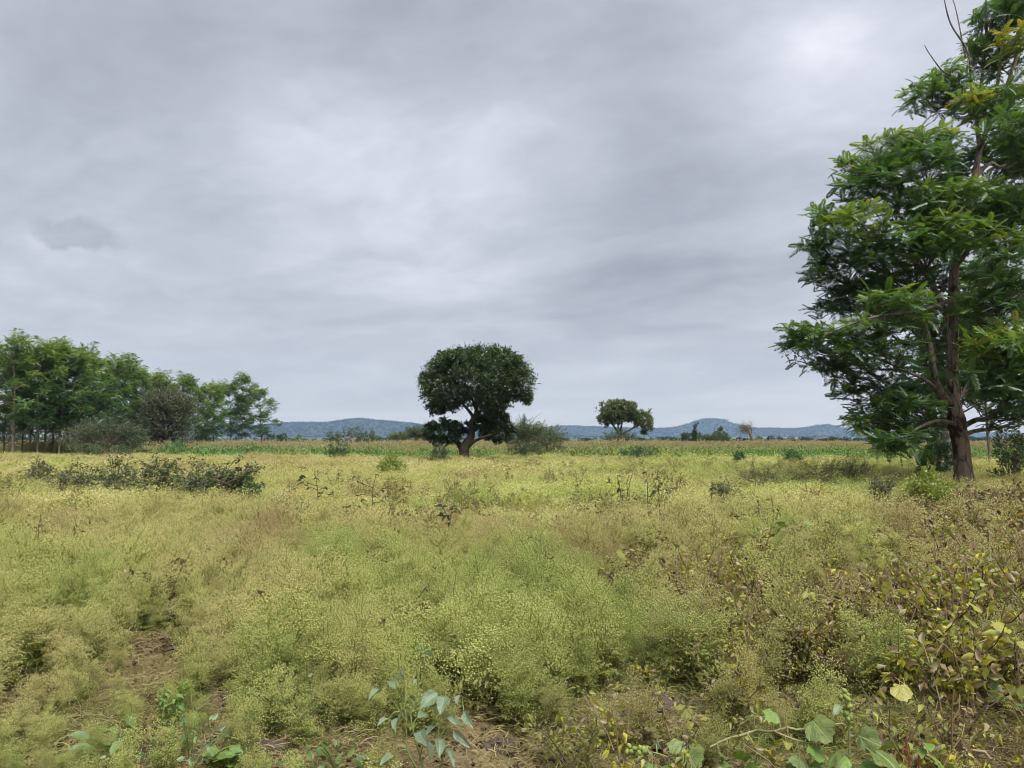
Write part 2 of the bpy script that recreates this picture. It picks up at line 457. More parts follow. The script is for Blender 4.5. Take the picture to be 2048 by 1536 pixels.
# ------------------------------------------------------------------ hills
def mat_hill():
    m, t = new_mat('wooded_hill')
    pos = t.add('ShaderNodeNewGeometry').outputs['Position']
    n = t.noise(pos, 0.012, 6, 0.7)
    n2 = t.noise(pos, 0.05, 4, 0.7)
    c = t.mix(t.remap(n, 0.4, 0.62), (0.020, 0.032, 0.018), (0.038, 0.050, 0.026))
    c = t.mix(t.math('MULTIPLY', t.remap(n2, 0.55, 0.66), 0.5), c, (0.13, 0.12, 0.08))
    p = t.add('ShaderNodeBsdfPrincipled', {'Base Color': c, 'Roughness': 1.0, 'Specular IOR Level': 0.0})
    return finish(m, t, p.outputs[0])
M['hill'] = mat_hill()
HILLS = {}
def build_hill(dist, prof, depth, label, seed):
    """prof: (px, py) of the skyline as seen over the field; dist: metres to the crest"""
    px = np.linspace(prof[0][0], prof[-1][0], 160)
    py = np.interp(px, [p[0] for p in prof], [p[1] for p in prof])
    k = np.exp(-np.linspace(-2, 2, 9) ** 2); k /= k.sum()
    py = np.convolve(np.pad(py, 4, mode='edge'), k, 'valid')
    crest = np.array([at(a, b, dist) for a, b in zip(px, py)])
    hz = crest[:, 2]
    u = np.linspace(-1, 1, 41)
    sh = np.where(u < 0, np.cos(u * np.pi / 2) ** 1.35, np.cos(u * np.pi / 2))
    X = crest[:, 0][None] * np.ones((41, 1)); Y = dist + u[:, None] * depth + 0 * X
    X = X * (Y / dist)
    g0 = ground_z(X, Y) - 4
    rel = np.maximum(hz[None] - g0, 0)
    nz = (fbm(X * 0.004, Y * 0.004, seed, 5) - 0.5) * 0.34 * (1 - sh[:, None] ** 6)
    Z = g0 + rel * np.clip(sh[:, None] + nz * sh[:, None], 0, 1.05)
    V = np.stack([X, Y, Z], -1).reshape(-1, 3)
    n = 160
    i = np.arange(40)[:, None] * n; j = np.arange(n - 1)[None]
    Fa = np.stack([i + j, i + j + 1, i + n + j + 1, i + n + j], -1).reshape(-1, 4)
    mb = MB(); mb.add(V, Fa)
    mb.obj('hill', M['hill'], smooth=True, kind='structure', label=label)
    HILLS[label] = V.reshape(41, 160, 3)
build_hill(4300, [(150, 872), (380, 862), (520, 852), (560, 848), (600, 846), (660, 847), (690, 841), (708, 838), (728, 838), (750, 842), (800, 846), (850, 851), (930, 857), (1000, 860), (1080, 866), (1180, 876)], 900, 'long low wooded hill behind the round-crowned tree', 21)
build_hill(5200, [(980, 868), (1060, 858), (1130, 853), (1200, 855), (1260, 857), (1330, 858), (1365, 854), (1390, 845), (1405, 840), (1422, 838), (1440, 839), (1455, 845), (1480, 853), (1510, 858), (1545, 857), (1580, 859), (1610, 857), (1632, 852), (1655, 850), (1672, 853), (1695, 862), (1720, 872), (1745, 880)], 900, 'two-humped blue hill on the horizon', 22)
build_hill(5900, [(1650, 878), (1760, 870), (1900, 866), (2100, 868), (2250, 876)], 700, 'low far ridge behind the flaking-bark tree', 23)

# ------------------------------------------------------------------ trees
FR_BIG = [frond(8, 0.30, 0.052, 0.30, 1), frond(8, 0.28, 0.048, 0.5, 2), frond(9, 0.30, 0.05, 0.16, 3)]
FR_ROW = [frond(5, 0.36, 0.075, 0.30, 4), frond(5, 0.34, 0.07, 0.5, 5)]

def rosettes(mb, P, axis_xy, k, size, tint, FR, g, flat=0.35, spread=1.0):
    """k drooping fronds round every twig end P, leaning away from the trunk"""
    n = len(P)
    outv = P.copy(); outv[:, :2] -= axis_xy; outv[:, 2] = 0; outv = norm(outv)
    a0 = np.arctan2(outv[:, 1], outv[:, 0])
    for j in range(k):
        az = a0 + (j / k - 0.5) * 2 * np.pi * 0.86 * spread + g.normal(0, 0.25, n)
        el = g.normal(flat * 0.4, 0.42, n) + 0.12 * np.cos(az - a0)
        d = np.stack([np.cos(az) * np.cos(el), np.sin(az) * np.cos(el), np.sin(el)], -1)
        TV, TF = FR[j % len(FR)]
        place(mb, TV, TF, P + g.normal(0, 0.05 * size, (n, 3)), d, size * g.uniform(0.55, 1.2, n), np.clip(tint + g.normal(0, 0.09, n), 0, 1), g.normal(0, 0.5, n), g)

def shell(n, g, top=0.25, inner=0.45):
    """points in a unit ball, mostly in its outer part"""
    v = norm(g.normal(0, 1, (n, 3)))
    v[:, 2] = v[:, 2] + top * (1 - np.abs(v[:, 2]))
    return norm(v) * (inner + (1 - inner) * g.random(n) ** 0.6)[:, None]

def big_tree():
    d0 = 20.0; S = d0 / F
    g = np.random.default_rng(11)
    b = base(1928, d0)
    T = thing('pinnate_tree', b, 'tall feathery-leaved tree with flaking brown bark', 'tree')
    def P(px, py, off=0.0): return at(px, py, d0 + off) - b
    tr = [(1929, 985, 20), (1928, 960, 17.5), (1925, 930, 16), (1920, 880, 15), (1912, 840, 15.5), (1907, 800, 15), (1905, 740, 14), (1906, 650, 12.5), (1907, 560, 11.5), (1918, 470, 10), (1938, 410, 9), (1950, 350, 8), (1962, 290, 7), (1985, 235, 5.5), (2010, 180, 4.5), (2030, 120, 3.6), (2040, 60, 3), (2048, -30, 2.2), (2050, -120, 1.5)]
    pts = np.array([[*P(x, y), r * S * (1.0 if y > 800 else .74)] for x, y, r in tr]); pts[0, 2] = -0.25
    q = spline(pts, 90)
    mb = MB(); tube(mb, q[:, :3], q[:, 3], 28, bump=0.10, seed=3)
    mb.obj('trunk', M['bark_big'], T, smooth=True)
    limbs = [
        [(1906, 815, 0, 9), (1880, 785, -.3, 8.5), (1868, 740, -.5, 6.5), (1858, 690, -.6, 5), (1850, 620, -.7, 4), (1830, 530, -.8, 2.5)],
        [(1880, 785, -.3, 5), (1845, 757, -.5, 3.5), (1800, 740, -.7, 2.6), (1740, 735, -.8, 1.8), (1660, 715, -.6, 1.2)],
        [(1907, 660, 0, 7), (1885, 605, .3, 6), (1862, 560, .4, 4.5), (1800, 500, .5, 3), (1700, 460, .3, 1.8)],
        [(1922, 855, 0, 6), (1950, 838, -.4, 5), (1975, 836, -.7, 4), (2015, 800, -1.2, 3), (2060, 740, -1.5, 1.6)],
        [(1922, 872, 0, 5.5), (1955, 862, -.2, 4.2), (1990, 855, -.2, 3.2), (2050, 838, -.3, 1.6)],
        [(1912, 848, 0, 4.5), (1875, 842, -.5, 3.5), (1830, 862, -1.0, 2.5), (1790, 893, -1.3, 1.4)],
        [(1912, 858, 0, 4), (1870, 853, .3, 3), (1800, 868, .6, 2), (1740, 862, .8, 1.2)],
        [(1950, 355, 0, 5), (1975, 330, .3, 4), (2010, 330, .4, 3), (2060, 280, .6, 1.8)],
        [(1960, 295, 0, 5), (1955, 240, .1, 4), (1962, 160, .2, 3), (1975, 80, .2, 2.4), (1972, -30, .2, 1.5)],
        [(1956, 250, .1, 3), (1944, 180, 0, 2.4), (1930, 110, -.1, 2), (1900, 45, -.2, 1.5), (1886, -12, -.3, .8)],
        [(1944, 200, 0, 2), (1905, 160, -.2, 1.7), (1880, 143, -.3, 1.4), (1862, 110, -.3, 1), (1849, 90, -.3, .6)],
        [(1930, 110, -.1, 1.4), (1905, 20, -.1, 1), (1902, -8, -.1, .6)],
        [(1972, 262, 0, 4.5), (1992, 190, -.3, 3.6), (2002, 130, -.4, 3), (2010, 40, -.5, 2)],
        [(1910, 535, 0, 6), (1960, 470, -.8, 4), (2000, 430, -1.2, 2.6), (2050, 400, -1.6, 1.6)],
        [(1906, 700, 0, 5), (1950, 655, -1.0, 3.6), (2000, 610, -1.6, 2.2), (2050, 580, -1.9, 1.4)],
        [(1906, 600, 0, 5), (1840, 620, -1.2, 3.2), (1740, 640, -1.8, 2), (1650, 670, -1.6, 1.2)],
        [(1925, 450, 0, 5), (1880, 400, -.8, 3.5), (1800, 350, -1.0, 2.2), (1720, 350, -.8, 1.3)],
    ]
    for L in limbs:
        p = np.array([[*P(x, y, o), r * S] for x, y, o, r in L])
        p[1:-1, :3] += g.normal(0, 0.03, (len(p) - 2, 3))
        q = spline(p, 5 * len(L))
        mb = MB(); tube(mb, q[:, :3], q[:, 3], 9, bump=0.05, seed=5)
        mb.obj('branch', M['bark'], T, smooth=True)
    # boughs of foliage: column, row, half width, half height, nearer(-)/farther(+), colour
    C = [(1990, 45, 44, 50, .2, .3), (2038, 20, 40, 50, -.6, .25), (2040, 85, 45, 35, -.9, .8), (1955, 110, 30, 40, .3, .3), (1995, 120, 45, 40, .4, .22),
         (1905, 150, 38, 34, 0, .5), (1850, 195, 50, 26, 0, .42), (1905, 200, 50, 30, .3, .3), (1945, 205, 40, 20, -.8, .78), (1985, 205, 60, 28, -.6, .4), (2035, 215, 40, 60, .6, .5),
         (1965, 235, 40, 16, .3, .3), (1780, 300, 60, 30, 0, .62), (1860, 290, 60, 36, -.5, .55), (1735, 335, 60, 32, 0, .55), (1830, 340, 80, 44, -.8, .36), (1760, 385, 75, 36, -.5, .30), (1700, 378, 32, 24, 0, .42),
         (1920, 340, 50, 40, .9, .3), (1990, 310, 50, 30, .8, .35), (1890, 400, 80, 36, -1.3, .52), (1840, 430, 80, 40, -.8, .3), (1960, 400, 60, 40, .8, .4),
         (1665, 450, 55, 36, 0, .48), (1640, 505, 42, 38, 0, .42), (1720, 455, 60, 38, -.9, .62), (1740, 520, 80, 40, -.3, .22), (1830, 500, 90, 44, -1.1, .34), (1910, 470, 70, 40, -1.6, .6),
         (1650, 560, 40, 24, .2, .3), (1700, 600, 56, 36, .1, .10), (1660, 620, 46, 22, .2, .3), (1740, 590, 70, 40, .9, .25), (1800, 560, 70, 36, -.4, .45), (1790, 620, 80, 36, -1.5, .5),
         (1610, 665, 46, 24, 0, .42), (1600, 700, 36, 26, 0, .3), (1655, 690, 60, 36, -.6, .42), (1650, 745, 46, 26, 0, .16), (1720, 680, 70, 38, -1.3, .5), (1770, 705, 70, 36, -1.0, .3), (1700, 735, 46, 24, .6, .3),
         (1740, 770, 50, 34, .3, .32), (1800, 790, 60, 36, .8, .26), (1745, 825, 40, 26, .3, .32), (1770, 850, 44, 20, -.2, .46), (1730, 845, 34, 14, -.6, .5), (1830, 815, 44, 22, -.9, .42), (1790, 800, 40, 20, -1.0, .5), (1820, 888, 40, 14, -.6, .34), (1850, 852, 44, 24, 1.2, .28), (1775, 895, 26, 14, -1.0, .3), (1870, 825, 40, 26, 1.3, .26), (1700, 790, 30, 18, .2, .3), (1800, 840, 60, 30, .8, .26), (1790, 878, 42, 18, -1.2, .34), (1750, 862, 40, 12, .8, .4), (1835, 868, 40, 16, -.7, .34),
         (1990, 440, 60, 44, -1.0, .34), (2035, 420, 40, 50, -.4, .3), (2010, 505, 60, 40, -1.4, .5), (1975, 560, 50, 36, .9, .3), (2020, 590, 50, 44, -1.8, .25), (1960, 620, 50, 40, -.9, .5),
         (1990, 690, 60, 36, -1.9, .58), (2030, 730, 50, 40, -1.6, .46), (1960, 715, 40, 30, .9, .62), (1985, 760, 56, 34, -1.6, .34), (2030, 800, 50, 40, -1.2, .26), (2000, 835, 40, 24, -.8, .3), (1860, 700, 40, 40, 1.6, .3), (1850, 770, 50, 36, 1.4, .3), (1880, 560, 40, 40, 1.4, .2), (1870, 640, 46, 40, 1.5, .25)]
    # the side of the crown the picture frame cuts off, and the side turned away
    for i in range(24):
        py = g.uniform(240, 830)
        wid = np.interp(py, [-60, 100, 300, 500, 700, 850], [90, 130, 230, 290, 320, 220])
        th = g.uniform(-0.9, 1.9)
        C.append((1915 + np.cos(th) * wid * g.uniform(.6, 1), py, g.uniform(45, 70), g.uniform(28, 42), np.sin(th) * wid * S * g.uniform(.6, 1) + (0.9 if np.cos(th) < 0.35 else 0), g.uniform(.15, .55)))
    mb = MB(); tw = MB()
    axis = np.array([0, 0])
    for (x, y, rx, ry, o, tn) in C:
        c = P(x, y, o)
        n = int(max(9, 35 * (rx * ry) / 2400))
        u = shell(n, g, 0.35, 0.35)
        pts = c + u * np.array([rx * S, rx * S * 0.9, ry * S])
        # layered: twig ends gather on a few tilted levels
        lev = np.round(u[:, 2] * 2.2) / 2.2
        pts[:, 2] = c[2] + (0.65 * lev + 0.35 * u[:, 2]) * ry * S
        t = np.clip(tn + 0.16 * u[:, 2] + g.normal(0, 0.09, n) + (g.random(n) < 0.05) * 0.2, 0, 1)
        ax = np.array([P(1910, y)[0], 0.0])
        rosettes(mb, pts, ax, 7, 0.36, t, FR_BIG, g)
        root = c + np.array([(ax[0] - c[0]) * 0.25, -c[1] * 0.25, -ry * S * 0.8])
        for p in pts[::3]:
            tube(tw, curve(root, p, (0, 0, 0.1), 4, 0.03, g), [0.016, 0.012, 0.008, 0.004], 4)
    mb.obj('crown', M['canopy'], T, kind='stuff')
    tw.obj('twigs', M['bark'], T, kind='stuff')
big_tree()

def row_tree(name, h, g, spread=2.3, dens=1.0, mat='row', bark='bark', low=0.26, fork=False):
    """slender planted tree with layered feathery foliage; returns trunk and crown meshes"""
    tk = MB(); cr = MB(); 
    lean = g.normal(0, 0.25, 2)
    n = 12
    z = np.linspace(-0.2, h * 0.9, n)
    path = np.stack([lean[0] * (z / h) ** 1.5 + g.normal(0, 0.06, n).cumsum() * 0.6, lean[1] * (z / h) ** 1.5 + g.normal(0, 0.06, n).cumsum() * 0.6, z], -1)
    rad = np.interp(z, [-.2, 0.5, h * .9], [0.15, 0.115, 0.02]) * g.uniform(.7, 1.15)
    tube(tk, path, rad, 8, bump=0.06)
    if fork:
        p0 = path[3]; p1 = p0 + np.array([g.choice([-1, 1]) * .7, g.normal(0, .3), h * 0.4])
        tube(tk, curve(p0, p1, (0.25, 0, 0), 7, 0.05, g), np.linspace(.09, .03, 7), 7)
    m = int(19 * dens)
    for i in range(m):
        f = (i + 0.5) / m
        zc = h * (low + (1 - low) * (0.04 + 0.96 * f))
        env = spread * (0.55 + 0.6 * math.sin(math.pi * min(1, (0.12 + f * 0.88)) ** 1.1)) * (1 if f < 0.85 else 0.75)
        az = i * 2.4 + g.normal(0, 0.5)
        rr = env * g.uniform(0.25, 1.0)
        c = np.array([np.interp(zc, z, path[:, 0]) + math.cos(az) * rr, np.interp(zc, z, path[:, 1]) + math.sin(az) * rr, min(zc, h - 0.3)])
        za = max(zc - rr * g.uniform(0.5, 1.0), h * low * 0.7)
        a = np.array([np.interp(za, z, path[:, 0]), np.interp(za, z, path[:, 1]), za])
        tube(tk, curve(a, c, (0, 0, -0.12 * rr), 5, 0.05, g), np.linspace(0.045, 0.014, 5), 5)
        k = int(g.integers(6, 10))
        u = shell(k, g, 0.3, 0.2)
        pts = c + u * np.array([0.62, 0.62, 0.34])
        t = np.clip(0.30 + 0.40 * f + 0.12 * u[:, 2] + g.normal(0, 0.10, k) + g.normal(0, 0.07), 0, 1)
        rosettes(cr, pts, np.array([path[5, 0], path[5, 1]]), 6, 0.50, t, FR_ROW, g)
        for p in pts[::3]:
            tube(tk, curve(c, p, (0, 0, .05), 3), [.014, .01, .005], 4)
    for i in range(7):
        a = g.uniform(0, 6.28); rr = g.uniform(.2, spread * .62); zt = h * g.uniform(.93, 1.06) - rr * .35
        c = np.array([path[-1, 0] + math.cos(a) * rr, path[-1, 1] + math.sin(a) * rr, zt])
        tube(tk, curve(path[-2], c, (0, 0, -.1), 4), [.03, .022, .015, .008], 4)
        pts = c + g.normal(0, 1, (4, 3)) * [.16, .16, .22]
        rosettes(cr, pts, np.array([path[-1, 0], path[-1, 1]]), 6, .46, np.clip(.66 + g.normal(0, .12, 4), 0, 1), FR_ROW, g)
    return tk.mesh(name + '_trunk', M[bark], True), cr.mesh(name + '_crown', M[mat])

ROWV = [row_tree('v%d' % i, h, np.random.default_rng(100 + i), sp, de, 'row', 'bark', lo, fk)
        for i, (h, sp, de, lo, fk) in enumerate(((9.6, 1.9, 1.35, .30, False), (9.2, 1.8, 1.25, .28, False), (9.6, 2.3, 2.2, .23, False), (10.0, 1.6, 1.45, .30, False), (9.4, 2.1, 1.4, .26, True)))]

def make_row():
    g = np.random.default_rng(31)
    # column of the trunk, distance, variant, height / 10.2 m, label
    gen = 'slender feathery-leaved tree in the long planted row'
    rows = [(-35, 62, 0, 1.0, gen), (8, 64, 2, .98, gen), (27, 61, 1, 1.03, gen), (45, 66, 3, 1.0, gen), (62, 71, 4, 1.05, gen), (76, 63, 0, 1.0, gen), (90, 65.5, 2, 1.06, 'tall row tree with lime-yellow shoots at its top'), (105, 70, 3, 1.05, gen), (117, 64.5, 1, 1.02, gen), (137, 68, 4, 1.02, gen), (150, 66, 2, .97, gen),
            (172, 74, 0, 1.06, gen), (192, 70, 2, 1.0, gen), (205, 78, 1, 1.06, gen), (228, 73, 4, .98, gen), (250, 77, 3, 1.0, gen), (258, 84, 2, 1.05, gen), (282, 80, 0, .96, gen), (300, 88, 4, .98, gen), (322, 85, 1, .95, gen), (345, 94, 2, .98, gen), (364, 92, 0, .96, gen), (372, 89, 3, .92, gen), (392, 98, 4, .98, gen), (411, 100, 2, .96, gen), (428, 104, 1, .98, gen), (462, 107, 2, 1.0, gen), (484, 106, 3, 1.06, 'slim row tree with a knobbly thin top, second from the open end'), (523, 110, 2, 1.03, 'spreading row tree on several stems at the open end of the planted row'), (20, 84, 3, 1.0, gen)]
    for px, d, vi, s, lab in rows:
        if lab is gen:
            lab = ('slender feathery tree of the near row block, its bare trunk showing before the sorghum' if px < 152 else 'feathery row tree rising behind the wide flat-topped thorn bush' if px < 290 else
                   'feathery row tree close behind the greyish leafy tree' if px < 380 else 'feathery row tree between the greyish leafy tree and the open row end')
        b = base(px, d); b[2] -= 0.05
        o = thing('row_tree', b, lab, 'tree', 'feathery trees planted in a row')
        tm, cm = ROWV[vi]
        link('trunk', tm, o)
        c = link('crown', cm, o, kind='stuff')
        o.rotation_euler = (0, 0, g.uniform(0, 6.28))
        s *= .985 if px < 200 else 1.0
        o.scale = (s * g.uniform(.95, 1.1), s * g.uniform(.95, 1.1), s * g.uniform(.94, 1.07))
        if 'lime' in lab:
            mb = MB()
            P = np.array([0, 0, 9.3]) + g.normal(0, 1, (46, 3)) * np.array([.5, .5, .65])
            rosettes(mb, P, np.array([0.0, 0.0]), 6, 0.5, np.clip(g.normal(.92, .1, 46), 0, 1), FR_ROW, g)
            mb.obj('shoots', M['row'], o, kind='stuff')
make_row()

def tuft_crown(mb, c, rad, nclump, ntuft, leaf, g, tint=0.5, TV=DIAMOND, per=10, cl=0.24, bottom=-0.55, inner=0.55):
    """a leafy dome: clumps on the outside of an ellipsoid, tufts on the clumps, leaves on the tufts"""
    c = np.asarray(c); rad = np.asarray(rad)
    u = shell(nclump, g, 0.2, inner)
    u[:, 2] = np.maximum(u[:, 2], bottom + g.normal(0, 0.06, nclump))
    cc = c + u * rad
    s = cl * rad.mean()
    ci = np.repeat(np.arange(nclump), ntuft)
    v = shell(len(ci), g, 0.3, 0.3)
    tp = cc[ci] + v * s * g.uniform(0.7, 1.3, nclump)[ci][:, None]
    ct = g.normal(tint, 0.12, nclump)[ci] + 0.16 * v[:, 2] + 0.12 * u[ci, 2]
    outv = norm(v + 0.7 * u[ci] + np.array([0, 0, 0.35]))
    li = np.repeat(np.arange(len(tp)), per)
    d = norm(outv[li] + g.normal(0, 0.75, (len(li), 3)))
    place(mb, TV[0], TV[1], tp[li] + g.normal(0, leaf * 0.35, (len(li), 3)), d, leaf * g.uniform(0.7, 1.25, len(li)), np.clip(ct[li] + g.normal(0, 0.08, len(li)), 0, 1), g.uniform(-1.2, 1.2, len(li)), g)
    return cc

def center_tree():
    d0 = 45.0; S = d0 / F
    g = np.random.default_rng(41)
    b = base(929, d0)
    T = thing('round_crowned_tree', b, 'lone dark tree with a wide rounded crown on a leaning trunk', 'tree')
    def P(px, py, off=0.0): return at(px, py, d0 + off) - b
    def limb(name, L, sides=10, mat='bark_dark', bump=.08):
        p = np.array([[*P(x, y, o), r * S] for x, y, o, r in L])
        q = spline(p, 6 * len(L)); mb = MB(); tube(mb, q[:, :3], q[:, 3], sides, bump=bump, seed=len(L)); return mb.obj(name, M[mat], T, smooth=True)
    limb('trunk', [(929, 932, 0, 12), (928, 912, 0, 9.5), (929, 898, 0, 9.5), (933, 888, 0, 8.5), (941, 876, 0, 7.2), (944, 862, 0, 6), (942, 850, 0, 5.4), (944, 842, 0, 5.2), (951, 833, 0, 5), (953, 822, 0, 4), (952, 808, .1, 3), (955, 780, .2, 2.2), (958, 745, .2, 1.2)], 14)
    for L in ([(926, 906, 0, 7), (922, 893, .1, 6.5), (914, 884, .2, 5), (900, 876, .3, 3.4), (880, 868, .2, 2)],
              [(934, 895, 0, 5), (946, 884, -.3, 4), (958, 878, -.6, 3), (985, 868, -.9, 2)],
              [(948, 836, 0, 4), (938, 822, -.2, 3.2), (925, 808, -.4, 2.4), (900, 790, -.6, 1.6)],
              [(952, 830, 0, 4), (966, 818, .1, 3), (985, 805, .1, 2.2), (1020, 770, .3, 1.4)],
              [(953, 822, 0, 3), (945, 800, .8, 2.2), (930, 770, 1.4, 1.4)], [(952, 815, 0, 3), (965, 795, -1.0, 2), (975, 760, -1.6, 1.2)],
              [(925, 808, -.4, 1.6), (905, 806, -.5, 1.2), (880, 812, -.6, .8)], [(943, 870, 0, 3), (930, 862, .5, 2.2), (915, 850, .8, 1.2)], [(943, 866, 0, 3), (965, 852, .6, 2), (985, 845, .9, 1.2)]):
        limb('branch', L, 8)
    mb = MB()
    for x, y, rx, ry, dz, o, nc, tn, bot in ((953, 762, 98, 56, 3.0, .1, 280, .50, -.62), (905, 735, 44, 24, 1.6, .1, 50, .55, -1), (858, 764, 20, 18, .9, .2, 16, .5, -1), (1046, 796, 16, 12, .7, -.1, 12, .5, -1), (898, 712, 22, 9, .8, .2, 12, .6, -1), (1000, 708, 26, 8, .9, -.1, 14, .62, -1), (955, 704, 14, 7, .6, 0, 7, .62, -1), (1008, 735, 44, 24, 1.6, .1, 50, .55, -1), (886, 788, 44, 34, 1.6, -.2, 56, .44, -.8), (1015, 765, 44, 40, 1.8, .1, 70, .5, -1), (985, 806, 34, 24, 1.0, -.6, 40, .62, -1), (955, 730, 76, 28, 2.3, 0, 90, .58, -1), (872, 818, 18, 9, .6, -.3, 9, .35, -1),
                                         (884, 864, 38, 22, 1.1, .1, 60, .36, -.9), (982, 848, 36, 30, 1.2, .3, 60, .45, -.9), (1000, 864, 28, 20, 1.0, .2, 34, .40, -.9), (925, 858, 26, 10, .7, .7, 18, .36, -.9)):
        tuft_crown(mb, P(x, y, o), (rx * S, dz, ry * S), nc, 12, 0.17, g, tn, DIAMOND, 8, 0.17 if nc > 200 else 0.22, bot, 0.5)
    # sprigs that stick out of the outline
    for i in range(120):
        a = g.uniform(-0.5, math.pi + .5)
        p = P(955 + 104 * math.cos(a), 765 - 64 * math.sin(a), g.normal(0, .9)) * 1.0
        n = 26
        k = p + g.normal(0, .16, (n, 3)) + np.linspace(-.15, .22, n)[:, None] * norm(p - P(955, 780))
        place(mb, *DIAMOND, k, norm(g.normal(0, 1, (n, 3)) + norm(p - P(955, 780))), 0.16 * g.uniform(.7, 1.2, n), np.clip(g.normal(.6, .15, n), 0, 1), g.uniform(-1, 1, n), g)
    mb.obj('crown', M['dense'], T, kind='stuff')
center_tree()

def lollipop_tree():
    d0 = 88.0; S = d0 / F
    g = np.random.default_rng(43)
    b = base(1240, d0)
    T = thing('open_tree', b, 'small open-branched tree rising out of the sorghum field', 'tree')
    def P(px, py, off=0.0): return at(px, py, d0 + off) - b
    for nm, L in (('trunk', [(1240, 895, 0, 4.2), (1240, 880, 0, 3.4), (1239, 868, 0, 3), (1238, 858, 0, 2.4)]), ('branch', [(1239, 868, 0, 2.4), (1230, 856, .2, 2), (1222, 845, .4, 1.4), (1212, 835, .5, .9)]),
                  ('branch', [(1240, 866, 0, 2.2), (1243, 850, -.2, 1.8), (1243, 838, -.3, 1.3), (1248, 820, -.3, .8)]), ('branch', [(1240, 870, 0, 2), (1256, 862, 0, 1.7), (1270, 854, .1, 1.3), (1285, 848, .1, .8)]), ('branch', [(1236, 862, 0, 1.6), (1236, 845, 1, 1.2), (1232, 825, 1.4, .7)])):
        q = spline(np.array([[*P(x, y, o), r * S] for x, y, o, r in L]), 16); mb = MB(); tube(mb, q[:, :3], q[:, 3], 8, bump=.08); mb.obj(nm, M['bark_dark'], T, smooth=True)
    mb = MB()
    for x, y, rx, ry, o, nc in ((1225, 825, 30, 20, 0, 44), (1250, 820, 28, 18, .2, 40), (1285, 838, 20, 20, 0, 30), (1292, 856, 12, 10, .2, 12), (1210, 840, 14, 12, .3, 14), (1265, 832, 22, 12, .8, 22), (1236, 812, 24, 9, .3, 18), (1238, 832, 30, 12, 1.2, 22)):
        tuft_crown(mb, P(x, y, o), (rx * S, rx * S * .95, ry * S), nc, 9, 0.26, g, .58, DIAMOND, 8, 0.24, -1, .45)
    mb.obj('crown', M['olive'], T, kind='stuff')
lollipop_tree()

def bush(name, px, d, wpx, top, label, cat='shrub', group=None, mat='dense', style='dome', seed=0, leaf=0.09, tint=.5, dens=1.0, stem='twig', low=0.12, depth_r=None, nst=9):
    """shrub with stems from one base; wpx is its width and top the row of its top in the photograph"""
    g = np.random.default_rng(500 + seed)
    S = d / F
    b = base(px, d)
    T = thing(name, b, label, cat, group)
    h = at(px, top, d)[2] - b[2]
    rx = wpx * S / 2; ry = depth_r or rx * 0.85
    st = MB(); lf = MB()
    for i in range(nst):
        az = i * 2.4 + g.normal(0, .3); rr = g.uniform(.15, .95) if style != 'flat' else g.uniform(.3, 1)
        e = np.array([math.cos(az) * rx * rr * .85, math.sin(az) * ry * rr * .85, h * (1.0 - 0.45 * rr * rr) * g.uniform(.7, .95)])
        p = curve([g.normal(0, .04), g.normal(0, .04), -0.06], e, (-e[0] * .15, -e[1] * .15, h * .06), 7, 0.02 * h, g)
        tube(st, p, np.linspace(max(.012, h * .018), max(.004, h * .004), 7), 5)
        for k in range(5):
            q = p[int(g.integers(3, 7))]
            e2 = q + np.array([g.normal(0, .3) * rx, g.normal(0, .3) * ry, abs(g.normal(0, .16)) * h])
            tube(st, curve(q, e2, (0, 0, .03 * h), 4), np.linspace(max(.006, h * .006), .003, 4), 4)
            if style == 'airy':
                n = int(9 * dens)
                pp = q + (e2 - q) * g.uniform(.35, 1.05, n)[:, None] + g.normal(0, .03, (n, 3))
                place(lf, *OVATE, pp, norm(g.normal(0, 1, (n, 3)) * np.array([1, 1, .4]) + np.array([0, 0, -.35])), leaf * g.uniform(.7, 1.3, n), np.clip(g.normal(tint, .15, n), 0, 1), g.normal(0, .6, n), g)
    if style == 'dome':
        n = int(40 * dens)
        tuft_crown(lf, (0, 0, h * (low + .5) * .8), (rx, ry, h * .56), n, 9, leaf, g, tint, DIAMOND, 8, .26, -.95, .35)
    elif style == 'thorn' or style == 'flat':
        n = int(220 * dens)
        u = shell(n, g, .5, .4)
        if style == 'flat': u[:, 2] = np.abs(u[:, 2]) * .5 + .3
        u[:, 2] = np.maximum(u[:, 2], -.75)
        P0 = np.array([0, 0, h * .5]) + u * np.array([rx, ry, h * .5])
        outv = norm(u * np.array([1, 1, .5]) + np.array([0, 0, .25]))
        for i in range(n):
            e = P0[i] + (outv[i] + g.normal(0, .35, 3)) * h * .11
            tube(st, curve(P0[i] - outv[i] * h * .2, e, (0, 0, h * .03), 4), [.012, .009, .006, .003], 3)
            m = 26
            tpos = g.uniform(0.2, 1.0, m)[:, None]
            pp = P0[i] - outv[i] * h * .2 + (e - P0[i] + outv[i] * h * .2) * tpos + g.normal(0, .06, (m, 3)) * np.array([1, 1, .6])
            place(lf, *DIAMOND, pp, norm(g.normal(0, 1, (m, 3)) + outv[i]), leaf * g.uniform(.6, 1.2, m), np.clip(g.normal(tint, .14) + g.normal(0, .08, m) + .12 * u[i, 2], 0, 1), g.uniform(-1, 1, m), g)
    st.obj('stems', M[stem], T, smooth=True, kind='stuff')
    lf.obj('foliage', M[mat], T, kind='stuff')
    return T

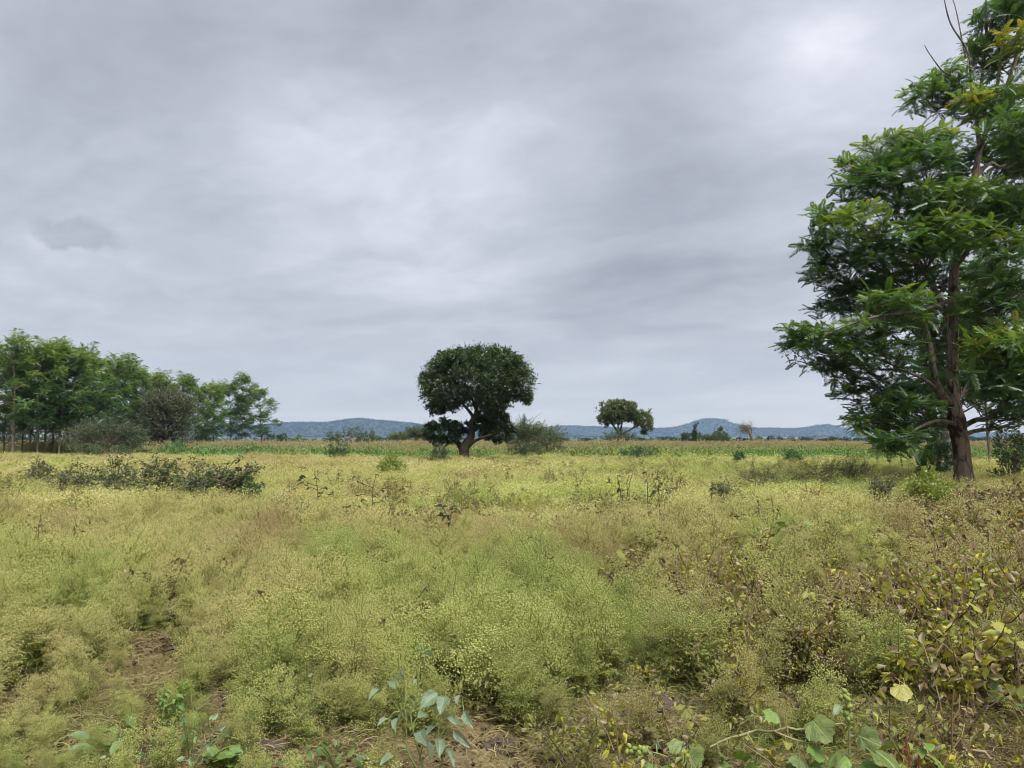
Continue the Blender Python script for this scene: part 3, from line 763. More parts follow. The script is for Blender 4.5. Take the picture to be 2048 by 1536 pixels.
# ---- trees and shrubs round the far edge of the weeds
bush('thorn_bush', 208, 58, 160, 838, 'wide flat-topped green thorn bush under the planted tree row', mat='thorn', style='thorn', seed=1, leaf=.13, dens=2.0, tint=.55, depth_r=1.8, nst=14)
bush('thorn_bush', 262, 60, 70, 850, 'smaller dark thorn bush beside the wide flat-topped one', mat='thorn', style='thorn', seed=2, leaf=.13, dens=.9, tint=.4)
bush('grey_tree', 332, 76, 120, 772, 'greyish leafy tree standing before the planted row', 'tree', mat='greybush', style='thorn', seed=3, leaf=.20, dens=3.2, tint=.6, stem='bark_dark', nst=12)
for i, (px, d, wp, tp) in enumerate(((20, 74, 90, 852), (110, 78, 100, 854), (175, 70, 80, 846), (300, 88, 80, 848), (400, 104, 60, 858))):
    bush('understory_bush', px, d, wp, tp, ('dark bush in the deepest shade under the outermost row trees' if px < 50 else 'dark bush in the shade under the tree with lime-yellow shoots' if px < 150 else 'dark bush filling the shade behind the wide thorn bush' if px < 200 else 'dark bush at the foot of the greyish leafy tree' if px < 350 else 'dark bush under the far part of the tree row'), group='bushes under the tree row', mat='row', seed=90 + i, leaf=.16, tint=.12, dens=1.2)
bush('low_bush', 162, 56, 60, 886, 'low green bush at the foot of the wide thorn bush', mat='thorn', style='dome', seed=4, leaf=.10, tint=.8)
bush('low_bush', 222, 55, 90, 890, 'low spreading blue-green bush edging the yellow weeds under the thorn bushes', mat='thorn', style='dome', seed=5, leaf=.10, tint=.75)
bush('low_bush', 350, 58, 60, 882, 'low bright bush by the grey leafy tree', mat='green', style='dome', seed=6, leaf=.10, tint=.45)
bush('low_bush', 512, 60, 60, 890, 'low vivid green bush before the tree at the row end', mat='green', style='dome', seed=7, leaf=.10, tint=.6)
bush('thorn_bush', 1050, 54, 92, 836, 'grey-green thorn bush leaning on the round-crowned tree', mat='thorn', style='thorn', seed=8, leaf=.12, dens=1.5, tint=.62, nst=12)
bush('thorn_bush', 1098, 57, 72, 848, 'olive thorn bush outermost beside the round-crowned tree', mat='olive', style='thorn', seed=9, leaf=.12, dens=1.1, tint=.5)
bush('low_bush', 1062, 50, 60, 886, 'small blue-green bush under the grey-green thorn bush', mat='thorn', seed=10, leaf=.09, tint=.6)
bush('dark_shrub', 880, 42, 46, 890, 'small dark shrub at the foot of the round-crowned tree', mat='dense', seed=11, leaf=.08, tint=.45)
bush('dark_shrub', 678, 50, 50, 888, 'compact dark green shrub on the weed edge before the long hill', mat='green', seed=12, leaf=.09, tint=.12)
bush('yellow_green_bush', 784, 27, 62, 914, 'bright yellow-green bush alone among the yellow weeds', mat='bright', seed=13, leaf=.07, tint=.72, dens=1.2)
bush('dark_shrub', 1283, 46, 80, 893, 'wide dark green shrub before the open-branched tree', mat='green', seed=14, leaf=.09, tint=.12, dens=1.2)
bush('dark_shrub', 1585, 40, 44, 900, 'blue-green shrub low in the green weeds towards the flaking-bark tree', mat='green', seed=15, leaf=.08, tint=.2)
bush('dark_shrub', 1478, 40, 20, 903, 'small dark shrub in the green weed strip', mat='green', seed=16, leaf=.07, tint=.1)
bush('far_bush', 665, 96, 34, 866, 'rounded bush on the left end of the clump below the long hill', mat='dense', seed=17, leaf=.17, tint=.7, group=None)
bush('far_bush', 702, 94, 60, 858, 'largest bush of the clump below the long hill', mat='dense', seed=18, leaf=.17, tint=.55, dens=1.3)
bush('far_bush', 742, 95, 40, 866, 'pale-flecked bush right of the largest in the clump below the long hill', mat='olive', seed=19, leaf=.17, tint=.4)
bush('flat_topped_acacia', 838, 84, 58, 850, 'flat-topped acacia half hidden by the round-crowned tree', 'tree', mat='thorn', style='flat', seed=20, leaf=.16, dens=1.0, tint=.6)
bush('flat_topped_acacia', 800, 98, 46, 862, 'low olive acacia next to the half hidden acacia', 'tree', mat='olive', style='flat', seed=21, leaf=.17, dens=.8, tint=.5)
bush('far_bush', 565, 120, 28, 869, 'grey-green bush just past the open end of the tree row', mat='thorn', seed=22, leaf=.2, tint=.5)
bush('far_bush', 592, 110, 40, 874, 'low bush left of the clump below the long hill', mat='olive', seed=23, leaf=.18, tint=.4)
bush('far_bush', 1240, 86, 76, 858, 'brushy undergrowth round the open-branched tree', mat='thorn', style='thorn', seed=24, leaf=.16, tint=.45, dens=.8)
bush('far_bush', 1376, 130, 28, 866, 'round dark bush at the foot of the spindly far tree', mat='dense', seed=25, leaf=.22, tint=.4)
bush('far_bush', 1400, 128, 30, 869, 'olive bush in the middle of the far clump below the round hill', mat='thorn', seed=26, leaf=.22, tint=.55)
bush('flat_topped_acacia', 1432, 126, 56, 868, 'wide flat bushy acacia of the far clump below the round hill', 'tree', mat='thorn', style='flat', seed=27, leaf=.2, dens=1.3, tint=.5)
bush('far_tree', 1441, 135, 30, 858, 'dark dome-shaped tree behind the wide flat acacia', 'tree', mat='dense', seed=28, leaf=.24, tint=.45)
bush('spindly_tree', 1390, 126, 18, 851, 'thin spindly far tree poking out of the clump', 'tree', mat='thorn', style='airy', seed=29, leaf=.30, dens=1.6, tint=.4)
bush('far_bush', 1665, 150, 30, 874, 'low far bush below the right hump of the hill', mat='thorn', style='flat', seed=30, leaf=.2, tint=.4, dens=.7)
bush('far_bush', 1518, 112, 16, 874, 'small bush beside the leaning bare tree', mat='dense', seed=31, leaf=.18, tint=.4, dens=.6)

def leaning_tree():
    d0 = 110.0; S = d0 / F; g = np.random.default_rng(44)
    b = base(1503, d0)
    T = thing('leaning_tree', b, 'half-bare leaning tree with brushy twigs swept to one side', 'tree')
    def P(px, py, off=0.0): return at(px, py, d0 + off) - b
    tk = MB(); lf = MB()
    for L in ([(1504, 886, 0, 2.6), (1502, 872, 0, 2.2), (1497, 862, 0, 1.6), (1488, 854, .1, .9)], [(1503, 880, 0, 1.6), (1503, 862, .3, 1.2), (1500, 850, .4, .6)], [(1502, 876, 0, 1.4), (1495, 864, -.3, 1), (1482, 860, -.4, .5)]):
        q = spline(np.array([[*P(x, y, o), r * S] for x, y, o, r in L]), 14); tube(tk, q[:, :3], q[:, 3], 7, bump=.08)
    tk.obj('trunk', M['bark'], T, smooth=True)
    tw = MB()
    for i in range(170):
        c = P(1493 + g.normal(0, 7), 858 + g.normal(0, 6), g.normal(0, .5))
        e = c + np.array([g.normal(-.1, .35), g.normal(0, .35), g.uniform(-.1, .75)])
        tube(tw, curve(c, e, g.normal(0, .06, 3), 4), [.02, .015, .01, .006], 3)
    tw.obj('twigs', M['twig'], T, kind='stuff')
    n = 900
    p = np.array([P(x, y, o) for x, y, o in zip(g.normal(1489, 7, n), g.normal(857, 5, n), g.normal(0, .5, n))])
    place(lf, *DIAMOND, p, norm(g.normal(0, 1, (n, 3))), .17 * g.uniform(.6, 1.2, n), g.uniform(.1, .6, n), g.uniform(-1, 1, n), g)
    lf.obj('crown', M['greybush'], T, kind='stuff')
leaning_tree()

# ---- behind the big tree
def back_trees():
    g = np.random.default_rng(45)
    b = base(1893, 27); T = thing('pale_trunk_tree', b, 'tree with a pale double trunk behind the flaking-bark tree', 'tree')
    for L, r in (([(0.06, 0, -.2), (0.03, 0, 1), (-0.05, 0, 2.4), (-.2, .2, 5), (-.1, .3, 7.5)], .16), ([(-.22, .1, -.2), (-.25, .1, 1), (-.3, .1, 2.2), (-.7, 0, 4.5), (-.9, .2, 6.5)], .12)):
        q = spline(np.array([[*p, r * (1 - .12 * i)] for i, p in enumerate(L)]), 30); mb = MB(); tube(mb, q[:, :3], q[:, 3], 10, bump=.06); mb.obj('trunk', M['bark_pale'], T, smooth=True)
    cr = MB(); br = MB()
    for i in range(26):
        z = g.uniform(2.6, 9); a = g.uniform(0, 6.28); rr = g.uniform(.4, 2.4)
        c = np.array([math.cos(a) * rr, math.sin(a) * rr, z]); u = shell(11, g, .3, .2)
        tube(br, curve((-.1, .1, z * .75), c, (0, 0, -.1), 5), np.linspace(.05, .012, 5), 5)
        rosettes(cr, c + u * [.8, .8, .35], np.array([0., 0.]), 6, .5, np.clip(.25 + g.normal(0, .12, 11), 0, 1), FR_ROW, g)
    br.obj('branches', M['bark'], T, kind='stuff'); cr.obj('crown', M['canopy'], T, kind='stuff')
    for px, d, vi, s, lab in ((1976, 30, 3, .86, 'thin straight young tree beyond the flaking-bark tree'), (2130, 33, 2, .9, 'young row tree beside the thin straight one'), (2075, 40, 0, .95, 'feathery tree farther off behind the thin young tree')):
        o = thing('young_tree', base(px, d), lab, 'tree', 'trees behind the flaking-bark tree')
        tm, cm = ROWV[vi]; link('trunk', tm, o); link('crown', cm, o, kind='stuff'); o.scale = (s * .8, s * .8, s); o.rotation_euler = (0, 0, d)
back_trees()
bush('dark_shrub', 1868, 24.5, 74, 880, 'dark green shrub beside the trunk of the flaking-bark tree', mat='green', seed=40, leaf=.085, tint=.15, dens=1.5)
bush('dark_shrub', 2022, 23, 70, 862, 'rounded dark bush at the frame edge behind the brush heap', mat='dense', seed=41, leaf=.085, tint=.65, dens=1.4)
bush('fern_bush', 1850, 12.5, 104, 950, 'bright yellow-green feathery bush before the flaking-bark tree', mat='bright', seed=42, leaf=.055, tint=.85, dens=2.4)
# airy dark shrubs standing in the yellow weeds
for i, (px, d, wpx, top, lab) in enumerate(((80, 22, 110, 924, 'small airy shrub at the outer end of the dark shrub line'), (150, 20, 130, 930, 'thin dark shrub second in the dark shrub line'), (232, 18, 140, 926, 'sparse dark shrub before the densest of the shrub line'), (318, 16.5, 190, 918, 'widest of the airy dark shrubs in the yellow weeds'), (400, 16.3, 170, 930, 'dark shrub between the two widest of the line'), (450, 15.6, 190, 918, 'tall twiggy dark shrub with a brown base in the yellow weeds'))):
    bush('airy_shrub', px, d, wpx, top, lab, group='dark shrubs in the weeds', mat='darkshrub', style='airy', seed=60 + i, leaf=.055, tint=.42, dens=(1.6, 1.8, 2.0, 3.4, 2.8, 3.6)[i], nst=20)
bush('blue_green_bush', 502, 15.2, 44, 956, 'little blue-green bush at the end of the dark shrub line', mat='green', seed=70, leaf=.05, tint=.1, dens=.8)
for i, (px, d, wpx, top, lab) in enumerate(((1530, 19, 160, 925, 'twiggy brown-green shrub mid-field towards the flaking-bark tree'), (1640, 20, 180, 926, 'wide twiggy shrub nearest the shade of the flaking-bark tree'), (1445, 15, 60, 958, 'low twiggy shrub in the pale weeds'), (1760, 15, 80, 940, 'bare-twigged shrub left of the bright feathery bush'), (1700, 24, 100, 912, 'dull green shrub by the grey stone heap'))):
    bush('twiggy_shrub', px, d, wpx, top, lab, group='twiggy shrubs under the big tree', mat='darkshrub', style='airy', seed=80 + i, leaf=.045, tint=.6, dens=1.6, nst=18)

# ------------------------------------------------------------------ scattered stuff (weeds, grass, crop)
def proj(x, y, z=0.0):
    zz_ = z - CAM_Z
    f = y * math.cos(PITCH) + zz_ * math.sin(PITCH)
    u = -y * math.sin(PITCH) + zz_ * math.cos(PITCH)
    return 1024 + F * x / f, 768 - F * u / f

def blobs(x, y, L, z=0.25):
    px, py = proj(x, y, z)
    o = np.zeros(len(px))
    for bx_, by_, rx, ry, a in L:
        o += a * np.exp(-((px - bx_) / rx) ** 2 - ((py - by_) / ry) ** 2)
    return o

def wedge(y0, y1, dens, g, side=0.84, pad=2.0):
    """random ground points in the strip y0..y1 that the camera (and one a step aside) can see"""
    n = int((side * (y1 ** 2 - y0 ** 2) + 2 * pad * (y1 - y0)) * dens)
    y = np.sqrt(g.uniform(y0 ** 2, y1 ** 2, n))
    x = g.uniform(-1, 1, n) * (side * y + pad)
    return x, y

def scatter(name, label, protos, x, y, S, g, idx=None, tilt=0.12, z=None, **attrs):
    n = len(x)
    kinds = bpy.data.collections.new(name + '_kinds')
    for i, me in enumerate(protos):
        kinds.objects.link(bpy.data.objects.new('%s_kind_%02d' % (name, i), me))
    me = bpy.data.meshes.new(name)
    me.vertices.add(n)
    zv = ground_z(x, y) if z is None else z
    me.vertices.foreach_set('co', np.stack([x, y, zv], -1).astype(np.float32).ravel())
    A = dict(attrs)
    rot = np.stack([g.normal(0, tilt, n), g.normal(0, tilt, n), g.uniform(0, 6.283, n)], -1)
    at_ = me.attributes.new('rot', 'FLOAT_VECTOR', 'POINT'); at_.data.foreach_set('vector', rot.astype(np.float32).ravel())
    S = np.asarray(S, float)
    if S.ndim == 1: S = np.stack([S, S, S], -1)
    at_ = me.attributes.new('scl', 'FLOAT_VECTOR', 'POINT'); at_.data.foreach_set('vector', S.astype(np.float32).ravel())
    if idx is None: idx = g.integers(0, len(protos), n)
    at_ = me.attributes.new('idx', 'INT', 'POINT'); at_.data.foreach_set('value', idx.astype(np.int32))
    for k, v_ in A.items():
        at_ = me.attributes.new(k, 'FLOAT', 'POINT'); at_.data.foreach_set('value', np.asarray(v_).astype(np.float32))
    o = link(name, me, None, label=label, kind='stuff')
    tr = bpy.data.node_groups.new(name, 'GeometryNodeTree')
    tr.interface.new_socket('Geometry', in_out='INPUT', socket_type='NodeSocketGeometry')
    tr.interface.new_socket('Geometry', in_out='OUTPUT', socket_type='NodeSocketGeometry')
    N = tr.nodes; Lk = tr.links
    gi = N.new('NodeGroupInput'); go = N.new('NodeGroupOutput')
    ci = N.new('GeometryNodeCollectionInfo'); ci.inputs['Collection'].default_value = kinds
    ci.inputs['Separate Children'].default_value = True; ci.inputs['Reset Children'].default_value = True
    ip = N.new('GeometryNodeInstanceOnPoints')
    def na(nm, typ):
        q = N.new('GeometryNodeInputNamedAttribute'); q.data_type = typ; q.inputs['Name'].default_value = nm; return q.outputs[0]
    e2r = N.new('FunctionNodeEulerToRotation')
    Lk.new(na('rot', 'FLOAT_VECTOR'), e2r.inputs[0])
    Lk.new(gi.outputs[0], ip.inputs['Points']); Lk.new(ci.outputs[0], ip.inputs['Instance'])
    ip.inputs['Pick Instance'].default_value = True
    Lk.new(na('idx', 'INT'), ip.inputs['Instance Index'])
    Lk.new(e2r.outputs[0], ip.inputs['Rotation'])
    Lk.new(na('scl', 'FLOAT_VECTOR'), ip.inputs['Scale'])
    Lk.new(ip.outputs[0], go.inputs[0])
    md = o.modifiers.new('scatter', 'NODES'); md.node_group = tr
    return o

def mat_weed(name, stem_green, stem_dry, flo_a, flo_b, flo_dry, trans=0.4):
    m, t = new_mat(name)
    a = t.add('ShaderNodeAttribute', attribute_name='tint').outputs['Fac']
    dry = t.add('ShaderNodeAttribute', attribute_name='dry', attribute_type='INSTANCER').outputs['Fac']
    hue = t.add('ShaderNodeAttribute', attribute_name='hue', attribute_type='INSTANCER').outputs['Fac']
    st = t.mix(dry, stem_green, stem_dry)
    st = t.mix(1.0, st, t.ramp(t.remap(a, 0.0, 0.5), [(0, (0.65, 0.65, 0.65)), (1, (1.5, 1.5, 1.5))]), 'MULTIPLY')
    fl = t.mix(dry, t.ramp(hue, [(0, tuple(u * v_ for u, v_ in zip(flo_a, (.74, .83, .68)))), (.4, flo_a), (1, flo_b)]), flo_dry)
    fl = t.mix(1.0, fl, t.ramp(t.remap(a, 0.55, 1.0), [(0, (0.6, 0.62, 0.6)), (1, (1.25, 1.2, 1.15))]), 'MULTIPLY')
    c = t.mix(t.math('GREATER_THAN', a, 0.52), st, fl)
    return finish(m, t, foliage(t, c, trans, 0.02, 0.6))

M['weed'] = mat_weed('flowering_weed', (0.215, 0.25, 0.07), (0.26, 0.19, 0.105), (0.52, 0.565, 0.235), (0.56, 0.545, 0.29), (0.44, 0.35, 0.21), .48)

def ribbon(mb, P, w, tint, g, flat=None):
    """a thin curved strip along P"""
    P = np.asarray(P); n = len(P)
    T = norm(np.gradient(P, axis=0))
    s = norm(np.cross(T, norm(g.normal(0, 1, 3)) if flat is None else flat)) * (np.asarray(w) * np.ones(n))[:, None] / 2
    V = np.concatenate([P - s, P + s]); i = np.arange(n - 1)
    mb.add(V, np.stack([i, i + 1, i + n + 1, i + n], -1), tint)

HEAD = (np.array([[0, 0, -.5], [.6, 0, .1], [-.3, .52, .1], [-.3, -.52, .1], [0, 0, .6]], float), np.array([[0, 2, 1], [0, 3, 2], [0, 1, 3], [4, 1, 2], [4, 2, 3], [4, 3, 1]]))
QUAD = (np.array([[-.5, -.5, 0], [.5, -.5, .1], [.5, .5, 0], [-.5, .5, .1]], float), np.array([[0, 1, 2, 3]]))

def weed_proto(seed, h, spread, stems, sprays, heads, hs, lod=0):
    g = np.random.default_rng(seed); mb = MB()
    for s in range(stems):
        az = s * 2.4 + g.normal(0, .4); r = spread * g.uniform(.1, .5)
        top = np.array([math.cos(az) * r, math.sin(az) * r, h * g.uniform(.55, .85)])
        st = curve((g.normal(0, .02), g.normal(0, .02), -.03), top, (-top[0] * .2, -top[1] * .2, .03), 5, .008, g)
        ribbon(mb, st, np.linspace(.010, .005, 5) * (1 + lod), g.uniform(.1, .3), g)
        for k in range(sprays):
            t = g.uniform(.12, 1.0); p = st[min(4, int(t * 4.99))]
            a2 = g.uniform(0, 6.28); L = spread * g.uniform(.25, .6)
            e = p + np.array([math.cos(a2) * L, math.sin(a2) * L, g.uniform(.06, .3) * h])
            bpth = curve(p, e, (0, 0, -.02), 4)
            ribbon(mb, bpth, (.006, .0045, .004, .003) if lod == 0 else .008, g.uniform(.15, .45), g)
            n = heads
            hp = e + g.normal(0, 1, (n, 3)) * np.array([.036, .036, .026]) * (1 + .6 * lod)
            if lod == 0:
                for q in hp[::5]:
                    ribbon(mb, np.array([bpth[2], (bpth[2] + q) / 2 + [0, 0, .006], q]), .0022, g.uniform(.25, .45), g)
            lo_, hi_ = ((.78, 1.0), (.60, .92), (.60, .84))[lod]   # far heads stand for head and stalk together
            tn = g.uniform(lo_, hi_, n)
            tpl = HEAD if lod == 0 else QUAD
            place(mb, *tpl, hp, norm(g.normal(0, 1, (n, 3)) + [0, 0, 1.2]) if lod == 0 else norm(g.normal(0, 1, (n, 3))), hs * g.uniform(.7, 1.3, n), tn, None, g)
        # feathery lower leaves
        for k in range(5 if lod == 0 else 3):
            p = st[int(g.integers(0, 3))]
            a2 = g.uniform(0, 6.28); d = np.array([math.cos(a2), math.sin(a2), g.uniform(-.1, .6)])
            L = g.uniform(.10, .18)
            m = 7
            tt = np.linspace(.2, 1, m); pp = p + d * L * tt[:, None]
            sd_ = np.array([-d[1], d[0], 0])
            for sg in (-1, 1):
                dd = d[None] * .8 + sg * sd_[None] * 1.0 + g.normal(0, .25, (m, 3))
                place(mb, *DIAMOND, pp, dd, L * (.42 - .2 * np.abs(tt - .5)), g.uniform(.05, .5, m), None, g)
    return mb.mesh('weed%d' % seed, M['weed'])

near_w = [weed_proto(200 + i, h, sp, 5, 12, 26, .0120, 0) for i, (h, sp) in enumerate(((.66, .26), (.60, .30), (.78, .26), (.52, .30), (.72, .22)))]
mid_w = [weed_proto(220 + i, .58, .46, 6, 9, 18, .0180, 1) for i in range(4)]
far_w = [weed_proto(240 + i, .60, 1.1, 8, 9, 16, .032, 2) for i in range(3)]

# where the ground lies open, where plants are dry, where withered broad-leaved weeds take over (picture places)
OPEN = [(330, 1330, 85, 50, 1.0), (560, 1440, 120, 35, .8), (1285, 1260, 60, 70, .9), (980, 1500, 130, 45, 1.1), (640, 1510, 160, 30, .9), (1280, 1430, 140, 45, 1.0), (1480, 1390, 120, 40, .9), (1640, 1400, 110, 35, .9), (1850, 1440, 160, 45, 1.2), (1960, 1500, 120, 40, 1.0), (250, 1450, 60, 25, .7), (130, 1110, 60, 18, .6), (350, 1080, 50, 18, .5), (60, 1430, 60, 25, .5), (1120, 1540, 200, 30, .8)]
DRY = [(110, 1090, 110, 40, .7), (120, 1010, 60, 20, .5), (620, 1060, 130, 40, .45), (880, 1070, 120, 40, .3), (300, 1300, 150, 60, .3), (560, 1120, 120, 40, .3), (880, 1240, 60, 50, .7), (700, 1290, 60, 40, .35), (1900, 1150, 260, 130, .5), (1330, 1150, 120, 80, .3), (450, 1420, 160, 40, .35), (950, 1040, 60, 20, .5), (1500, 930, 300, 20, -.2)]
LUSH = [(650, 1130, 80, 50, .9), (190, 1210, 110, 40, .9), (30, 1190, 70, 50, .8), (1050, 1260, 160, 110, .5), (780, 1200, 110, 60, .5), (900, 1020, 120, 30, .5), (1180, 1010, 100, 30, .4), (480, 1340, 60, 40, .5), (1560, 960, 300, 40, .6)]

def withered_zone(x, y):
    px, py = proj(x, y, .25)
    e = 1 / (1 + np.exp(-((px - 1500) / 130 + (py - 1100) / 160 + (fbm(x * .5, y * .5, 77) - .5) * 6)))
    return e * sstep(1000, 1060, py + (px - 1700) * .08)

def weeds():
    g = np.random.default_rng(51)
    for nm, lab, protos, y0, y1, dens, s0 in (
            ('flowering_weed', 'pale flowering weeds covering the near field', near_w, 3.2, 13.0, 34, 1.0),
            ('flowering_weed', 'pale yellow-green flowering weeds across the middle of the field', mid_w, 9.5, 30.0, 16, 1.0),
            ('flowering_weed', 'hazy yellow flowering weeds in the far part of the field', far_w, 25.0, 66.0, 5.5, 1.0)):
        x, y = wedge(y0, y1, dens, g)
        op = blobs(x, y, OPEN, .05) if y1 < 20 else np.zeros(len(x))
        wz = withered_zone(x, y)
        clump = .6 * fbm(x * .8, y * .8, 12) + .4 * fbm(x * 2.2, y * 2.2, 13, 3)
        prob = np.clip(.74 + 2.0 * (clump - .46), .2, 1) * np.clip(1 - .85 * op, 0, 1) * (1 - .62 * wz)
        prob *= 0.45 + 0.55 * sstep(3.8, 4.7, y + (fbm(x * 1.1, 0 * y, 15) - .5) * 1.6)
        prob = np.where((y < 6) & (x < -.5), np.maximum(prob, .75 * np.clip(1 - 1.0 * op, 0, 1)), prob)
        edge = 58 + 8 * (fbm(x * .05, 0 * x, 18) - .5) - np.clip((x + 8) * .25, 0, 9) + np.clip((-x - 18) * .25, 0, 5)
        prob *= (y < edge)
        if y0 > 5: prob *= sstep(y0, y0 + 4, y)
        if y1 < 50: prob *= 1 - sstep(y1 - 4, y1, y)
        k = g.random(len(x)) < prob
        x, y, clump, wz = x[k], y[k], clump[k], wz[k]
        big = fbm(x * .28 + 40, y * .28, 14)
        mound = blobs(x, y, [(1050, 1340, 150, 90, .08), (520, 1380, 60, 40, .2), (760, 1210, 130, 70, .15), (1440, 1180, 120, 80, .1)], .1)
        low = blobs(x, y, [(150, 1380, 260, 160, .30), (330, 1400, 120, 60, .25)], .1)
        S = (.72 + .75 * (big - .45) + .45 * (clump - .5) + mound - low) * g.uniform(.62, 1.3, len(x)) * s0
        S *= 0.50 + 0.50 * sstep(3.7, 4.9, y)
        dry = np.clip(.10 + 1.5 * (fbm(x * .35, y * .35, 33) - .56) + 1.3 * (fbm(x * 1.3, y * 1.3, 34, 3) - .55) + blobs(x, y, DRY) - .5 * blobs(x, y, LUSH) + .35 * wz + g.normal(0, .13, len(x)) + .22 * sstep(26, 50, y) * sstep(2, -16, x) + .12 * sstep(14, 26, y), 0, 1)
        hue = np.clip(.45 + 2.0 * (fbm(x * .22, y * .22 + 9, 36) - .5) + 1.6 * (fbm(x * 1.1 + 4, y * 1.1, 37, 3) - .5) - .5 * blobs(x, y, LUSH) + .35 * sstep(18, 45, y) * sstep(6, -6, x) + g.normal(0, .12, len(x)), 0, 1)
        S = np.clip(S, .20, 1.35)
        scatter(nm, lab, protos, x, y, S, g, tilt=.14, dry=dry, hue=hue)
weeds()

WITHER = [(0, (0.040, 0.027, 0.018)), (0.25, (0.13, 0.085, 0.05)), (0.45, (0.33, 0.25, 0.13)), (0.60, (0.19, 0.20, 0.06)), (0.78, (0.28, 0.31, 0.065)), (0.92, (0.44, 0.42, 0.05)), (1, (0.55, 0.47, 0.06))]
CRUMP = (np.array([[0, 0, 0], [.3, .22, .14], [.7, .16, -.08], [1, .02, -.25], [.65, -.2, .1], [.28, -.24, -.05], [.5, 0, -.12]], float), np.array([[0, 1, 6], [1, 2, 6], [2, 3, 6], [3, 4, 6], [4, 5, 6], [5, 0, 6]]))
# ---- short dry grass, litter and fine green grass on the open ground
M['litter'] = mat_weed('dry_litter', (0.18, 0.21, 0.055), (0.23, 0.175, 0.085), (0.27, 0.29, 0.09), (0.33, 0.30, 0.13), (0.34, 0.27, 0.145), .25)
def litter_proto(seed, n, L, upr):
    g = np.random.default_rng(seed); mb = MB()
    for i in range(n):
        p = np.array([*g.normal(0, .13, 2), g.uniform(0, .02)])
        a = g.uniform(0, 6.28); l = L * g.uniform(.5, 1.3); e = g.uniform(*upr)
        d = np.array([math.cos(a) * math.cos(e), math.sin(a) * math.cos(e), math.sin(e)])
        b2 = np.array([math.cos(a + 1.6), math.sin(a + 1.6), 0]) * g.normal(0, .35) * l
        t = np.linspace(0, 1, 5)[:, None]
        P = p + d * l * t + b2 * t * t - np.array([0, 0, 1]) * (l * .75 * math.sin(e)) * t ** 2.4
        P[:, 2] = np.maximum(P[:, 2], .004)
        ribbon(mb, P, np.array([.0024, .0032, .003, .0022, .001]), g.choice([g.uniform(0, .5), g.uniform(.6, 1)]), g)
    return mb.mesh('litter%d' % seed, M['litter'])
lit = [litter_proto(300 + i, 120, .070, (.05, .9)) for i in range(4)]
grs = [litter_proto(310 + i, 90, .11, (.4, 1.4)) for i in range(4)]
def litter():
    g = np.random.default_rng(52)
    x, y = wedge(2.4, 13, 34, g, pad=1.5)
    k = g.random(len(x)) < np.where(y < 6.2, 1, .45)
    x, y = x[k], y[k]
    gr = fbm(x * .9, y * .9, 61)
    dry = np.clip(.52 + 2.6 * (fbm(x * .8 + 9, y * .8, 62) - .52) + g.normal(0, .15, len(x)) - blobs(x, y, [(120, 1500, 200, 60, .5), (500, 1500, 90, 40, .5), (760, 1480, 70, 60, .4), (1600, 1500, 220, 60, .35)], 0) + blobs(x, y, OPEN, 0) * .3, 0, 1)
    k = (fbm(x * 1.7, y * 1.7, 64) < .60) | (g.random(len(x)) < .35)
    scatter('dry_grass', 'matted dry straw-coloured grass and litter on the soil', lit, x[k], y[k], g.uniform(.7, 1.4, k.sum()), g, tilt=.1, dry=dry[k], hue=g.random(k.sum()))
    k = (gr > .40) & (g.random(len(x)) < .85)
    scatter('green_grass', 'short fine green grass between the weeds', grs, x[k], y[k], g.uniform(.5, 1.15, k.sum()), g, tilt=.1, dry=np.clip(dry[k] - .55, 0, 1), hue=g.random(k.sum()) * .5)
litter()
def bits_proto(seed):
    g = np.random.default_rng(seed); mb = MB()
    n = 34
    p = np.stack([*g.normal(0, .15, (2, n)), g.uniform(.0, .012, n)], -1)
    place(mb, *CRUMP, p, norm(g.normal(0, 1, (n, 3)) * [1, 1, .25]), .030 * g.uniform(.4, 1.4, n), np.clip(g.choice([.05, .2, .3, .42, .5], n), 0, 1), g.uniform(-2, 2, n), g)
    n = 26
    p = np.stack([*g.normal(0, .15, (2, n)), g.uniform(-.002, .006, n)], -1)
    place(mb, *HEAD, p, norm(g.normal(0, 1, (n, 3))), .018 * g.uniform(.3, 1.5, n), .06, None, g)
    for i in range(7):
        a = g.uniform(0, 6.28); q = np.array([*g.normal(0, .13, 2), .012]); L = g.uniform(.04, .14)
        tube(mb, curve(q, q + [math.cos(a) * L, math.sin(a) * L, g.uniform(0, .02)], g.normal(0, .01, 3), 4), .0018, 3, g.choice([.2, .42, .5]))
    return mb.mesh('bits%d' % seed, M['wither'])
M['wither'] = mat_leaf('withered_leaves', WITHER, .35, .03, .8, .12)
def ground_bits():
    g = np.random.default_rng(57)
    x, y = wedge(2.5, 9, 20, g, pad=1.5)
    scatter('ground_litter', 'dead leaf scraps, twigs and soil crumbs on the near ground', [bits_proto(340 + i) for i in range(4)], x, y, g.uniform(.7, 1.4, len(x)), g, tilt=.06)

